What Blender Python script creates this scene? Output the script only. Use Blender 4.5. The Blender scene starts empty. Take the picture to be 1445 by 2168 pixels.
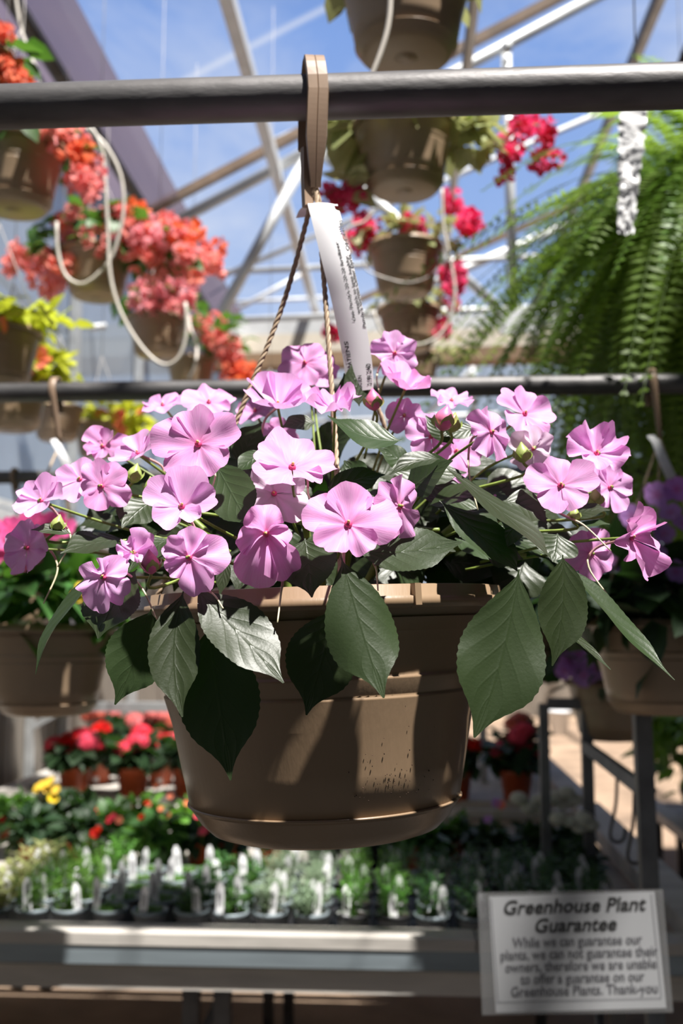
import bpy, math, random
from mathutils import Vector, Matrix, noise

# ------------------------------------------------------------------ camera, world, sun, exposure
sc = bpy.context.scene
COL = sc.collection
R = math.radians
F = 2168.0                      # focal length in pixels of the 1445x2168 frame
TH, YAW = R(6.21), R(3.5)
CAM = Vector((0, 0, 1.5))
RIGHT = Vector((math.cos(YAW), math.sin(YAW), 0))
FWD = Vector((-math.sin(YAW) * math.cos(TH), math.cos(YAW) * math.cos(TH), math.sin(TH)))
UP = RIGHT.cross(FWD)

cam_d = bpy.data.cameras.new('camera')
cam = bpy.data.objects.new('camera', cam_d)
COL.objects.link(cam)
cam.matrix_world = Matrix((
    (RIGHT.x, UP.x, -FWD.x, CAM.x),
    (RIGHT.y, UP.y, -FWD.y, CAM.y),
    (RIGHT.z, UP.z, -FWD.z, CAM.z),
    (0, 0, 0, 1)))
cam_d.sensor_fit = 'VERTICAL'
cam_d.sensor_height = 36
cam_d.sensor_width = 24
cam_d.lens = 36
cam_d.clip_start = 0.05
cam_d.clip_end = 200
cam_d.dof.use_dof = True
cam_d.dof.focus_distance = 0.74
cam_d.dof.aperture_fstop = 6.3
sc.camera = cam

sc.view_settings.view_transform = 'Standard'
sc.view_settings.look = 'None'
sc.view_settings.gamma = 1
sc.view_settings.exposure = 0.0
sc.view_settings.use_curve_mapping = False
sc.cycles.use_denoising = True
sc.cycles.max_bounces = 8
sc.cycles.transparent_max_bounces = 24
sc.cycles.sample_clamp_indirect = 6

SUN_DIR = Vector((0.29, -0.31, 0.90)).normalized()
sun_d = bpy.data.lights.new('sun', 'SUN')
sun_d.energy = 11.5
sun_d.angle = R(1.3)
sun_d.color = (1.0, 0.95, 0.88)
sun = bpy.data.objects.new('sun', sun_d)
COL.objects.link(sun)
sun.rotation_euler = SUN_DIR.to_track_quat('Z', 'Y').to_euler()
sun.location = (3, -3, 9)


def P(px, py, y):
    """point seen at pixel (px, py) of the photograph, standing at world depth y"""
    d = FWD + RIGHT * ((px - 722.5) / F) + UP * ((1084 - py) / F)
    return CAM + d * (y / d.y)


def PZ(px, py, z):
    d = FWD + RIGHT * ((px - 722.5) / F) + UP * ((1084 - py) / F)
    return CAM + d * ((z - CAM.z) / d.z)


def CV(x, y, z):
    return (RIGHT * x + UP * y - FWD * z).normalized()


# ---- world
w = bpy.data.worlds.new('sky')
sc.world = w
w.use_nodes = True
nt = w.node_tree
nt.nodes.clear()


def N(t, typ, **kw):
    n = t.nodes.new(typ)
    for k, v in kw.items():
        if k == 'inp':
            for kk, vv in v.items():
                n.inputs[kk].default_value = vv
        else:
            setattr(n, k, v)
    return n


def ramp(t, fac, stops):
    n = t.nodes.new('ShaderNodeValToRGB')
    e = n.color_ramp.elements
    while len(e) < len(stops):
        e.new(0.5)
    for i, (p, c) in enumerate(stops):
        e[i].position = p
        e[i].color = (*c, 1) if len(c) == 3 else c
    t.links.new(fac, n.inputs['Fac'])
    return n.outputs['Color']


def mixc(t, fac, a, b, blend='MIX'):
    n = t.nodes.new('ShaderNodeMix')
    n.data_type = 'RGBA'
    n.blend_type = blend
    for sock, val in ((n.inputs[0], fac), (n.inputs[6], a), (n.inputs[7], b)):
        if isinstance(val, bpy.types.NodeSocket):
            t.links.new(val, sock)
        elif isinstance(val, (int, float)):
            sock.default_value = val
        else:
            sock.default_value = (*val, 1) if len(val) == 3 else val
    return n.outputs[2]


def math_n(t, op, a, b=None, c=None, clamp=False):
    n = t.nodes.new('ShaderNodeMath')
    n.operation = op
    n.use_clamp = clamp
    for i, val in enumerate((a, b, c)):
        if val is None:
            continue
        if isinstance(val, bpy.types.NodeSocket):
            t.links.new(val, n.inputs[i])
        else:
            n.inputs[i].default_value = val
    return n.outputs[0]


tc = N(nt, 'ShaderNodeTexCoord')
sep = N(nt, 'ShaderNodeSeparateXYZ')
nt.links.new(tc.outputs['Generated'], sep.inputs[0])
grad = ramp(nt, sep.outputs['Z'], [(0.0, (0.50, 0.56, 0.62)), (0.08, (0.62, 0.73, 0.90)), (0.30, (0.36, 0.53, 0.89)), (0.52, (0.22, 0.39, 0.82)), (0.68, (0.05, 0.12, 0.36)), (1.0, (0.012, 0.035, 0.12))])
mp = N(nt, 'ShaderNodeMapping')
mp.inputs['Scale'].default_value = (1.6, 1.6, 3.4)
nt.links.new(tc.outputs['Generated'], mp.inputs[0])
cn = N(nt, 'ShaderNodeTexNoise', inp={'Scale': 1.9, 'Detail': 7.0, 'Roughness': 0.6, 'Distortion': 0.4})
nt.links.new(mp.outputs[0], cn.inputs['Vector'])
cl = ramp(nt, cn.outputs['Fac'], [(0.40, (0, 0, 0)), (0.74, (0.85, 0.85, 0.85))])
low_sky = mixc(nt, 1.0, ramp(nt, sep.outputs['Z'], [(0.50, (1, 1, 1)), (0.66, (0, 0, 0))]), ramp(nt, sep.outputs['Y'], [(0.25, (0, 0, 0)), (0.55, (1, 1, 1))]), 'MULTIPLY')
grad = mixc(nt, 1.0, grad, ramp(nt, sep.outputs['Y'], [(0.0, (0.16, 0.16, 0.17)), (0.45, (1, 1, 1))]), 'MULTIPLY')
skyc = mixc(nt, mixc(nt, 1.0, cl, low_sky, 'MULTIPLY'), grad, (0.86, 0.90, 0.98))
# a thin contrail across the blue
d1 = (FWD + RIGHT * ((400 - 722.5) / F) + UP * ((1084 - 165) / F)).normalized()
d2 = (FWD + RIGHT * ((706 - 722.5) / F) + UP * ((1084 - 8) / F)).normalized()
cnv = d1.cross(d2).normalized()
dp = N(nt, 'ShaderNodeVectorMath', operation='DOT_PRODUCT')
nt.links.new(tc.outputs['Generated'], dp.inputs[0])
dp.inputs[1].default_value = cnv
ab = math_n(nt, 'ABSOLUTE', dp.outputs['Value'])
ctr = math_n(nt, 'MULTIPLY', math_n(nt, 'SUBTRACT', 1.0, math_n(nt, 'DIVIDE', ab, 0.0042), clamp=True), 0.6)
dp2 = N(nt, 'ShaderNodeVectorMath', operation='DOT_PRODUCT')
nt.links.new(tc.outputs['Generated'], dp2.inputs[0])
dp2.inputs[1].default_value = (d1 + d2).normalized()
lim = math_n(nt, 'GREATER_THAN', dp2.outputs['Value'], 0.992)
skyc = mixc(nt, math_n(nt, 'MULTIPLY', ctr, lim), skyc, (0.9, 0.93, 1.0))
bg = N(nt, 'ShaderNodeBackground', inp={'Strength': 0.95})
nt.links.new(skyc, bg.inputs['Color'])
wo = N(nt, 'ShaderNodeOutputWorld')
nt.links.new(bg.outputs[0], wo.inputs['Surface'])


# ------------------------------------------------------------------ materials
def new_mat(name):
    m = bpy.data.materials.new(name)
    m.use_nodes = True
    t = m.node_tree
    t.nodes.clear()
    out = N(t, 'ShaderNodeOutputMaterial')
    return m, t, out


def pmat(name, col, rough=0.5, metal=0.0, var=0.12, scale=20.0, bump=0.0, bscale=60.0, spec=0.5, rnd=0.0, stretch=None, coat=0.0):
    """principled surface with noise mottling, optional bump and per-object variation"""
    m, t, out = new_mat(name)
    b = N(t, 'ShaderNodeBsdfPrincipled')
    b.inputs['Roughness'].default_value = rough
    b.inputs['Metallic'].default_value = metal
    b.inputs['Specular IOR Level'].default_value = spec
    b.inputs['Coat Weight'].default_value = coat
    tcn = N(t, 'ShaderNodeTexCoord')
    vec = tcn.outputs['Object']
    if stretch:
        mpn = N(t, 'ShaderNodeMapping')
        mpn.inputs['Scale'].default_value = stretch
        t.links.new(vec, mpn.inputs[0])
        vec = mpn.outputs[0]
    nz = N(t, 'ShaderNodeTexNoise', inp={'Scale': scale, 'Detail': 5.0, 'Roughness': 0.6})
    t.links.new(vec, nz.inputs['Vector'])
    lo = tuple(c * (1 - var * 2) for c in col)
    hi = tuple(min(1, c * (1 + var * 1.6)) for c in col)
    c = ramp(t, nz.outputs['Fac'], [(0.3, lo), (0.7, hi)])
    if rnd:
        oi = N(t, 'ShaderNodeObjectInfo')
        hs = N(t, 'ShaderNodeHueSaturation')
        t.links.new(math_n(t, 'MULTIPLY_ADD', oi.outputs['Random'], rnd * 0.12, 0.5 - rnd * 0.06), hs.inputs['Hue'])
        t.links.new(math_n(t, 'MULTIPLY_ADD', oi.outputs['Random'], rnd, 1 - rnd * 0.5), hs.inputs['Value'])
        t.links.new(c, hs.inputs['Color'])
        c = hs.outputs['Color']
    t.links.new(c, b.inputs['Base Color'])
    if bump:
        nb = N(t, 'ShaderNodeTexNoise', inp={'Scale': bscale, 'Detail': 4.0})
        t.links.new(vec, nb.inputs['Vector'])
        bp = N(t, 'ShaderNodeBump', inp={'Strength': bump, 'Distance': 0.01})
        t.links.new(nb.outputs['Fac'], bp.inputs['Height'])
        t.links.new(bp.outputs[0], b.inputs['Normal'])
    t.links.new(b.outputs[0], out.inputs['Surface'])
    return m


def petal_mat(name, base, deep, pale, transl=0.35, rnd=0.10, glow_u=0.28):
    """thin petal: deeper colour at the throat, faint veins along it, light shines through"""
    m, t, out = new_mat(name)
    uv = N(t, 'ShaderNodeTexCoord')
    s = N(t, 'ShaderNodeSeparateXYZ')
    t.links.new(uv.outputs['UV'], s.inputs[0])
    u, v = s.outputs['X'], s.outputs['Y']
    c = ramp(t, u, [(0.0, deep), (glow_u, tuple(0.4 * a + 0.6 * b for a, b in zip(deep, base))), (min(0.95, glow_u + 0.25), base), (1.0, tuple(0.75 * a + 0.25 * b for a, b in zip(base, deep)))])
    wv = N(t, 'ShaderNodeTexNoise', inp={'Scale': 1.0, 'Detail': 3.0})
    mpn = N(t, 'ShaderNodeMapping')
    mpn.inputs['Scale'].default_value = (2.5, 26, 1)
    t.links.new(uv.outputs['UV'], mpn.inputs[0])
    t.links.new(mpn.outputs[0], wv.inputs['Vector'])
    vf = ramp(t, wv.outputs['Fac'], [(0.35, (0, 0, 0)), (0.75, (0.5, 0.5, 0.5))])
    c = mixc(t, vf, c, pale)
    oi = N(t, 'ShaderNodeObjectInfo')
    hs = N(t, 'ShaderNodeHueSaturation')
    t.links.new(math_n(t, 'MULTIPLY_ADD', oi.outputs['Random'], rnd * 0.25, 0.5 - rnd * 0.125), hs.inputs['Hue'])
    t.links.new(math_n(t, 'MULTIPLY_ADD', oi.outputs['Random'], rnd * 2, 1 - rnd), hs.inputs['Saturation'])
    t.links.new(c, hs.inputs['Color'])
    c = hs.outputs['Color']
    b = N(t, 'ShaderNodeBsdfPrincipled')
    b.inputs['Roughness'].default_value = 0.55
    b.inputs['Specular IOR Level'].default_value = 0.25
    b.inputs['Sheen Weight'].default_value = 0.15
    t.links.new(c, b.inputs['Base Color'])
    bp = N(t, 'ShaderNodeBump', inp={'Strength': 0.25, 'Distance': 0.001})
    t.links.new(wv.outputs['Fac'], bp.inputs['Height'])
    t.links.new(bp.outputs[0], b.inputs['Normal'])
    tr = N(t, 'ShaderNodeBsdfTranslucent')
    t.links.new(c, tr.inputs['Color'])
    mx = N(t, 'ShaderNodeMixShader')
    mx.inputs[0].default_value = transl
    t.links.new(b.outputs[0], mx.inputs[1])
    t.links.new(tr.outputs[0], mx.inputs[2])
    t.links.new(mx.outputs[0], out.inputs['Surface'])
    return m


def leaf_mat(name, top, vein, under, glow, transl=0.18, rough=0.38, veins=6.0, rnd=0.25, bump=0.32):
    """veined leaf: UV.x runs base to tip, UV.y across"""
    m, t, out = new_mat(name)
    uv = N(t, 'ShaderNodeTexCoord')
    s = N(t, 'ShaderNodeSeparateXYZ')
    t.links.new(uv.outputs['UV'], s.inputs[0])
    u = s.outputs['X']
    av = math_n(t, 'ABSOLUTE', math_n(t, 'MULTIPLY_ADD', s.outputs['Y'], 2.0, -1.0))
    ph = math_n(t, 'MULTIPLY', math_n(t, 'SUBTRACT', u, math_n(t, 'MULTIPLY', math_n(t, 'POWER', av, 0.9), 0.36)), veins)
    fr = math_n(t, 'ABSOLUTE', math_n(t, 'SUBTRACT', math_n(t, 'FRACT', ph), 0.5))
    side = math_n(t, 'SUBTRACT', 1.0, math_n(t, 'MULTIPLY', fr, 9.0), clamp=True)
    side = math_n(t, 'MULTIPLY', side, math_n(t, 'SUBTRACT', 1.0, av, clamp=True))
    mid = math_n(t, 'SUBTRACT', 1.0, math_n(t, 'MULTIPLY', av, 18.0), clamp=True)
    nz = N(t, 'ShaderNodeTexNoise', inp={'Scale': 30.0, 'Detail': 5.0})
    t.links.new(uv.outputs['Object'], nz.inputs['Vector'])
    base = mixc(t, ramp(t, nz.outputs['Fac'], [(0.3, (0, 0, 0)), (0.7, (1, 1, 1))]), tuple(c * 0.75 for c in top), tuple(c * 1.3 for c in top))
    c = mixc(t, math_n(t, 'MULTIPLY', side, 0.35), base, vein)
    c = mixc(t, math_n(t, 'MULTIPLY', mid, 0.8), c, vein)
    geo = N(t, 'ShaderNodeNewGeometry')
    c = mixc(t, geo.outputs['Backfacing'], c, under)
    oi = N(t, 'ShaderNodeObjectInfo')
    hs = N(t, 'ShaderNodeHueSaturation')
    t.links.new(math_n(t, 'MULTIPLY_ADD', oi.outputs['Random'], 0.03, 0.485), hs.inputs['Hue'])
    t.links.new(math_n(t, 'MULTIPLY_ADD', oi.outputs['Random'], rnd * 2, 1 - rnd), hs.inputs['Value'])
    t.links.new(c, hs.inputs['Color'])
    c = hs.outputs['Color']
    b = N(t, 'ShaderNodeBsdfPrincipled')
    b.inputs['Roughness'].default_value = rough
    b.inputs['Specular IOR Level'].default_value = 0.42
    t.links.new(c, b.inputs['Base Color'])
    pil = math_n(t, 'COSINE', math_n(t, 'MULTIPLY', ph, 6.2832))       # tissue bulging between the side veins
    fine = N(t, 'ShaderNodeTexNoise', inp={'Scale': 420.0, 'Detail': 3.0})
    t.links.new(uv.outputs['Object'], fine.inputs['Vector'])
    h = math_n(t, 'ADD', math_n(t, 'MULTIPLY', pil, 0.22), math_n(t, 'MULTIPLY', fine.outputs['Fac'], 0.45))
    h = math_n(t, 'SUBTRACT', h, math_n(t, 'MULTIPLY', mid, 0.8))
    h = math_n(t, 'SUBTRACT', h, math_n(t, 'MULTIPLY', side, 0.5))
    bp = N(t, 'ShaderNodeBump', inp={'Strength': bump, 'Distance': 0.0010})
    t.links.new(h, bp.inputs['Height'])
    t.links.new(bp.outputs[0], b.inputs['Normal'])
    tr = N(t, 'ShaderNodeBsdfTranslucent')
    tr.inputs['Color'].default_value = (*glow, 1)
    mx = N(t, 'ShaderNodeMixShader')
    mx.inputs[0].default_value = transl
    t.links.new(b.outputs[0], mx.inputs[1])
    t.links.new(tr.outputs[0], mx.inputs[2])
    t.links.new(mx.outputs[0], out.inputs['Surface'])
    return m


def glaze_mat(name, tint, haze, haze_col, gloss=0.0):
    """clear greenhouse sheet: mostly see-through, a little milky"""
    m, t, out = new_mat(name)
    tp = N(t, 'ShaderNodeBsdfTransparent')
    tp.inputs['Color'].default_value = (*tint, 1)
    df = N(t, 'ShaderNodeBsdfDiffuse')
    tl = N(t, 'ShaderNodeBsdfTranslucent')
    uv = N(t, 'ShaderNodeTexCoord')
    nz = N(t, 'ShaderNodeTexNoise', inp={'Scale': 1.3, 'Detail': 4.0})
    mpn = N(t, 'ShaderNodeMapping')
    mpn.inputs['Scale'].default_value = (6, 0.5, 1)
    t.links.new(uv.outputs['Object'], mpn.inputs[0])
    t.links.new(mpn.outputs[0], nz.inputs['Vector'])
    hc = ramp(t, nz.outputs['Fac'], [(0.3, tuple(c * 0.8 for c in haze_col)), (0.7, haze_col)])
    t.links.new(hc, df.inputs['Color'])
    t.links.new(hc, tl.inputs['Color'])
    a = N(t, 'ShaderNodeMixShader')
    a.inputs[0].default_value = 0.5
    t.links.new(df.outputs[0], a.inputs[1])
    t.links.new(tl.outputs[0], a.inputs[2])
    mx = N(t, 'ShaderNodeMixShader')
    mx.inputs[0].default_value = haze
    t.links.new(tp.outputs[0], mx.inputs[1])
    t.links.new(a.outputs[0], mx.inputs[2])
    res = mx.outputs[0]
    if gloss:
        gl = N(t, 'ShaderNodeBsdfGlossy', inp={'Roughness': 0.15})
        m2 = N(t, 'ShaderNodeMixShader')
        m2.inputs[0].default_value = gloss
        t.links.new(res, m2.inputs[1])
        t.links.new(gl.outputs[0], m2.inputs[2])
        res = m2.outputs[0]
    t.links.new(res, out.inputs['Surface'])
    return m


M = {}
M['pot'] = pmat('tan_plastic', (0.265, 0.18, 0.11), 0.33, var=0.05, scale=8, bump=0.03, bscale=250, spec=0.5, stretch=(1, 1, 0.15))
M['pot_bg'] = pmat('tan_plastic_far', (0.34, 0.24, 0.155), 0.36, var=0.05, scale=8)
M['strap'] = pmat('tan_strap', (0.30, 0.205, 0.14), 0.42, var=0.05, scale=30)
M['rope'] = pmat('tan_cord', (0.47, 0.35, 0.235), 0.6, var=0.12, scale=120)
M['pipe'] = pmat('galvanised_pipe', (0.15, 0.145, 0.145), 0.50, metal=0.65, var=0.28, scale=9, bump=0.12, bscale=60, stretch=(0.35, 1, 1))
M['steel'] = pmat('galvanised_steel', (0.52, 0.54, 0.55), 0.45, metal=0.55, var=0.10, scale=12)
M['steel_white'] = pmat('pale_steel', (0.70, 0.72, 0.73), 0.5, metal=0.25, var=0.07, scale=6)
M['steel_roof'] = pmat('roof_steel', (0.74, 0.76, 0.78), 0.5, metal=0.0, var=0.07, scale=8)
M['steel_dark'] = pmat('dark_steel', (0.10, 0.10, 0.105), 0.5, metal=0.5, var=0.2, scale=12)
M['steel_shaded'] = pmat('shaded_steel', (0.17, 0.175, 0.18), 0.6, metal=0.3, var=0.15, scale=14)  # galvanised steel darkened to carry the shade on the aisle posts
M['bronze'] = pmat('brown_wood_batten', (0.20, 0.13, 0.08), 0.7, var=0.2, scale=6)
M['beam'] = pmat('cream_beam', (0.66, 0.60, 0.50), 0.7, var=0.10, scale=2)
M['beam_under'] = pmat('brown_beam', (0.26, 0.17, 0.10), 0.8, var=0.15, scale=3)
M['roof'] = glaze_mat('roof_sheet', (0.96, 0.97, 0.99), 0.035, (0.8, 0.84, 0.9))
M['shade'] = glaze_mat('purple_shade_sheet', (0.52, 0.46, 0.50), 0.70, (0.21, 0.16, 0.19))
M['blocker'] = pmat('black_light_blocker', (0.02, 0.02, 0.02), 0.9, var=0.1, scale=50)  # black surface of the added sun and bounce blockers
M['wallp'] = glaze_mat('wall_sheet', (0.75, 0.82, 0.9), 0.55, (0.62, 0.68, 0.74))
M['knee'] = pmat('knee_wall', (0.21, 0.185, 0.155), 0.7, var=0.18, scale=5, stretch=(1, 9, 0.4))
M['floor'] = pmat('tan_floor', (0.32, 0.225, 0.155), 0.9, var=0.22, scale=1.6, bump=0.3, bscale=40)
M['board'] = pmat('bench_board', (0.50, 0.47, 0.43), 0.75, var=0.12, scale=14, stretch=(0.15, 1, 1), bump=0.1)
M['fascia'] = pmat('bench_rail_metal', (0.27, 0.32, 0.35), 0.5, metal=0.35, var=0.12, scale=16, stretch=(0.1, 1, 1))
M['benchtop'] = pmat('bench_top', (0.42, 0.39, 0.35), 0.8, var=0.15, scale=10)
M['petal'] = petal_mat('orchid_pink_petal', (0.86, 0.43, 0.80), (0.84, 0.20, 0.55), (0.92, 0.62, 0.90))
M['petal_pale'] = petal_mat('pale_pink_petal', (0.88, 0.68, 0.85), (0.84, 0.42, 0.66), (0.9, 0.75, 0.88))
M['petal_hot'] = petal_mat('hot_pink_petal', (0.85, 0.11, 0.38), (0.70, 0.04, 0.22), (0.9, 0.3, 0.55))
M['petal_lilac'] = petal_mat('lilac_petal', (0.50, 0.24, 0.66), (0.45, 0.04, 0.30), (0.66, 0.42, 0.78), glow_u=0.35)
M['bract_coral'] = petal_mat('coral_bract', (0.93, 0.30, 0.29), (0.92, 0.28, 0.16), (0.95, 0.50, 0.50), rnd=0.08, transl=0.4)
M['bract_rose'] = petal_mat('rose_bract', (0.93, 0.38, 0.42), (0.90, 0.24, 0.24), (0.95, 0.58, 0.6), rnd=0.08, transl=0.4)
M['bract_orange'] = petal_mat('orange_bract', (0.92, 0.22, 0.11), (0.90, 0.28, 0.06), (0.94, 0.36, 0.24), rnd=0.06, transl=0.4)
M['bract_pink'] = petal_mat('magenta_bract', (0.88, 0.045, 0.20), (0.80, 0.02, 0.07), (0.92, 0.22, 0.40), rnd=0.06, transl=0.4)
M['eye'] = pmat('flower_eye', (0.78, 0.08, 0.22), 0.5, var=0.2, scale=300)
M['anther'] = pmat('anther_yellow', (0.75, 0.45, 0.16), 0.6, var=0.2, scale=300)
M['spur'] = pmat('spur_pink', (0.66, 0.36, 0.36), 0.5, var=0.15, scale=60)
M['spur_tip'] = pmat('spur_cream', (0.70, 0.62, 0.40), 0.5, var=0.1, scale=60)
M['stem'] = pmat('stem_green', (0.22, 0.30, 0.06), 0.45, var=0.2, scale=50)
M['bud'] = pmat('bud_pink', (0.70, 0.17, 0.34), 0.45, var=0.15, scale=80)
M['bud_green'] = pmat('bud_green', (0.34, 0.42, 0.12), 0.45, var=0.15, scale=80)
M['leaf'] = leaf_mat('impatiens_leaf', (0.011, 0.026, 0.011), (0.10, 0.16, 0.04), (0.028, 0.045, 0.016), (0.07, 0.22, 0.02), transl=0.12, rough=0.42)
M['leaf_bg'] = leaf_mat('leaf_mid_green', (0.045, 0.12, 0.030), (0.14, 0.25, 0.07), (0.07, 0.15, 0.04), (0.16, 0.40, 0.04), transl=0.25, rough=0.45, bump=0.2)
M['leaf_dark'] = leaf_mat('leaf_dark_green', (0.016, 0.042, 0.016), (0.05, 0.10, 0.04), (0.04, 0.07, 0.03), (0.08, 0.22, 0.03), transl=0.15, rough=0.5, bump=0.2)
M['leaf_bright'] = leaf_mat('leaf_bright_green', (0.10, 0.24, 0.035), (0.25, 0.40, 0.10), (0.12, 0.26, 0.05), (0.25, 0.55, 0.06), transl=0.3, rough=0.5, bump=0.2)
M['leaf_lime'] = leaf_mat('leaf_lime', (0.50, 0.52, 0.03), (0.60, 0.58, 0.12), (0.48, 0.50, 0.04), (0.65, 0.70, 0.05), transl=0.35, rough=0.5, bump=0.1)
M['leaf_cream'] = leaf_mat('leaf_variegated', (0.30, 0.32, 0.13), (0.10, 0.18, 0.05), (0.50, 0.46, 0.26), (0.45, 0.48, 0.18), transl=0.3, rough=0.5, bump=0.1)
M['leaf_grey'] = leaf_mat('leaf_silver', (0.20, 0.27, 0.17), (0.3, 0.36, 0.25), (0.30, 0.36, 0.26), (0.25, 0.36, 0.16), transl=0.2, rough=0.6, bump=0.1)
M['fern'] = leaf_mat('fern_green', (0.095, 0.18, 0.022), (0.16, 0.26, 0.06), (0.11, 0.19, 0.035), (0.36, 0.56, 0.07), transl=0.42, rough=0.45, bump=0.05, rnd=0.3)
M['soil'] = pmat('potting_soil', (0.055, 0.030, 0.018), 0.95, var=0.3, scale=120, bump=0.6, bscale=300)
M['terracotta'] = pmat('orange_plastic', (0.46, 0.085, 0.025), 0.45, var=0.07, scale=10)
M['white_pot'] = pmat('white_plastic', (0.80, 0.79, 0.80), 0.4, var=0.05, scale=14)
M['black'] = pmat('black_plastic', (0.018, 0.018, 0.02), 0.45, var=0.1, scale=20)
M['label'] = pmat('white_label', (0.86, 0.86, 0.88), 0.5, var=0.04, scale=60)
M['tube'] = pmat('white_tube', (0.66, 0.61, 0.54), 0.4, var=0.06, scale=30)
M['wire'] = pmat('grey_wire', (0.45, 0.42, 0.39), 0.5, metal=0.3, var=0.1, scale=30)
M['red'] = petal_mat('red_floret', (0.82, 0.012, 0.035), (0.6, 0.006, 0.014), (0.88, 0.05, 0.10), rnd=0.08, transl=0.2)
M['salmon'] = petal_mat('salmon_floret', (0.68, 0.13, 0.12), (0.55, 0.06, 0.05), (0.75, 0.35, 0.26), rnd=0.1, transl=0.2)
M['white_floret'] = petal_mat('white_floret', (0.80, 0.80, 0.74), (0.65, 0.70, 0.45), (0.88, 0.88, 0.84), rnd=0.03, transl=0.25)
M['yellow'] = petal_mat('yellow_petal', (0.85, 0.58, 0.015), (0.75, 0.40, 0.01), (0.9, 0.7, 0.1), rnd=0.05, transl=0.3)
M['paper'] = pmat('tag_paper', (0.80, 0.79, 0.81), 0.4, var=0.015, scale=8)
M['sign_paper'] = pmat('sign_paper', (0.62, 0.62, 0.63), 0.5, var=0.03, scale=4)
M['ink'] = pmat('black_ink', (0.02, 0.02, 0.02), 0.6, var=0.0)
M['ink_grey'] = pmat('grey_ink', (0.10, 0.10, 0.11), 0.6, var=0.0)
M['laminate'] = glaze_mat('clear_laminate', (0.85, 0.86, 0.87), 0.28, (0.55, 0.55, 0.55), gloss=0.06)
M['shiny'] = pmat('glare_white', (0.95, 0.95, 0.95), 0.25, metal=0.0, var=0.02, scale=10)  # white surface of the strip that replaces a streak of sun glare
M['bucket'] = pmat('white_bucket', (0.75, 0.77, 0.80), 0.4, var=0.03, scale=5)


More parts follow.
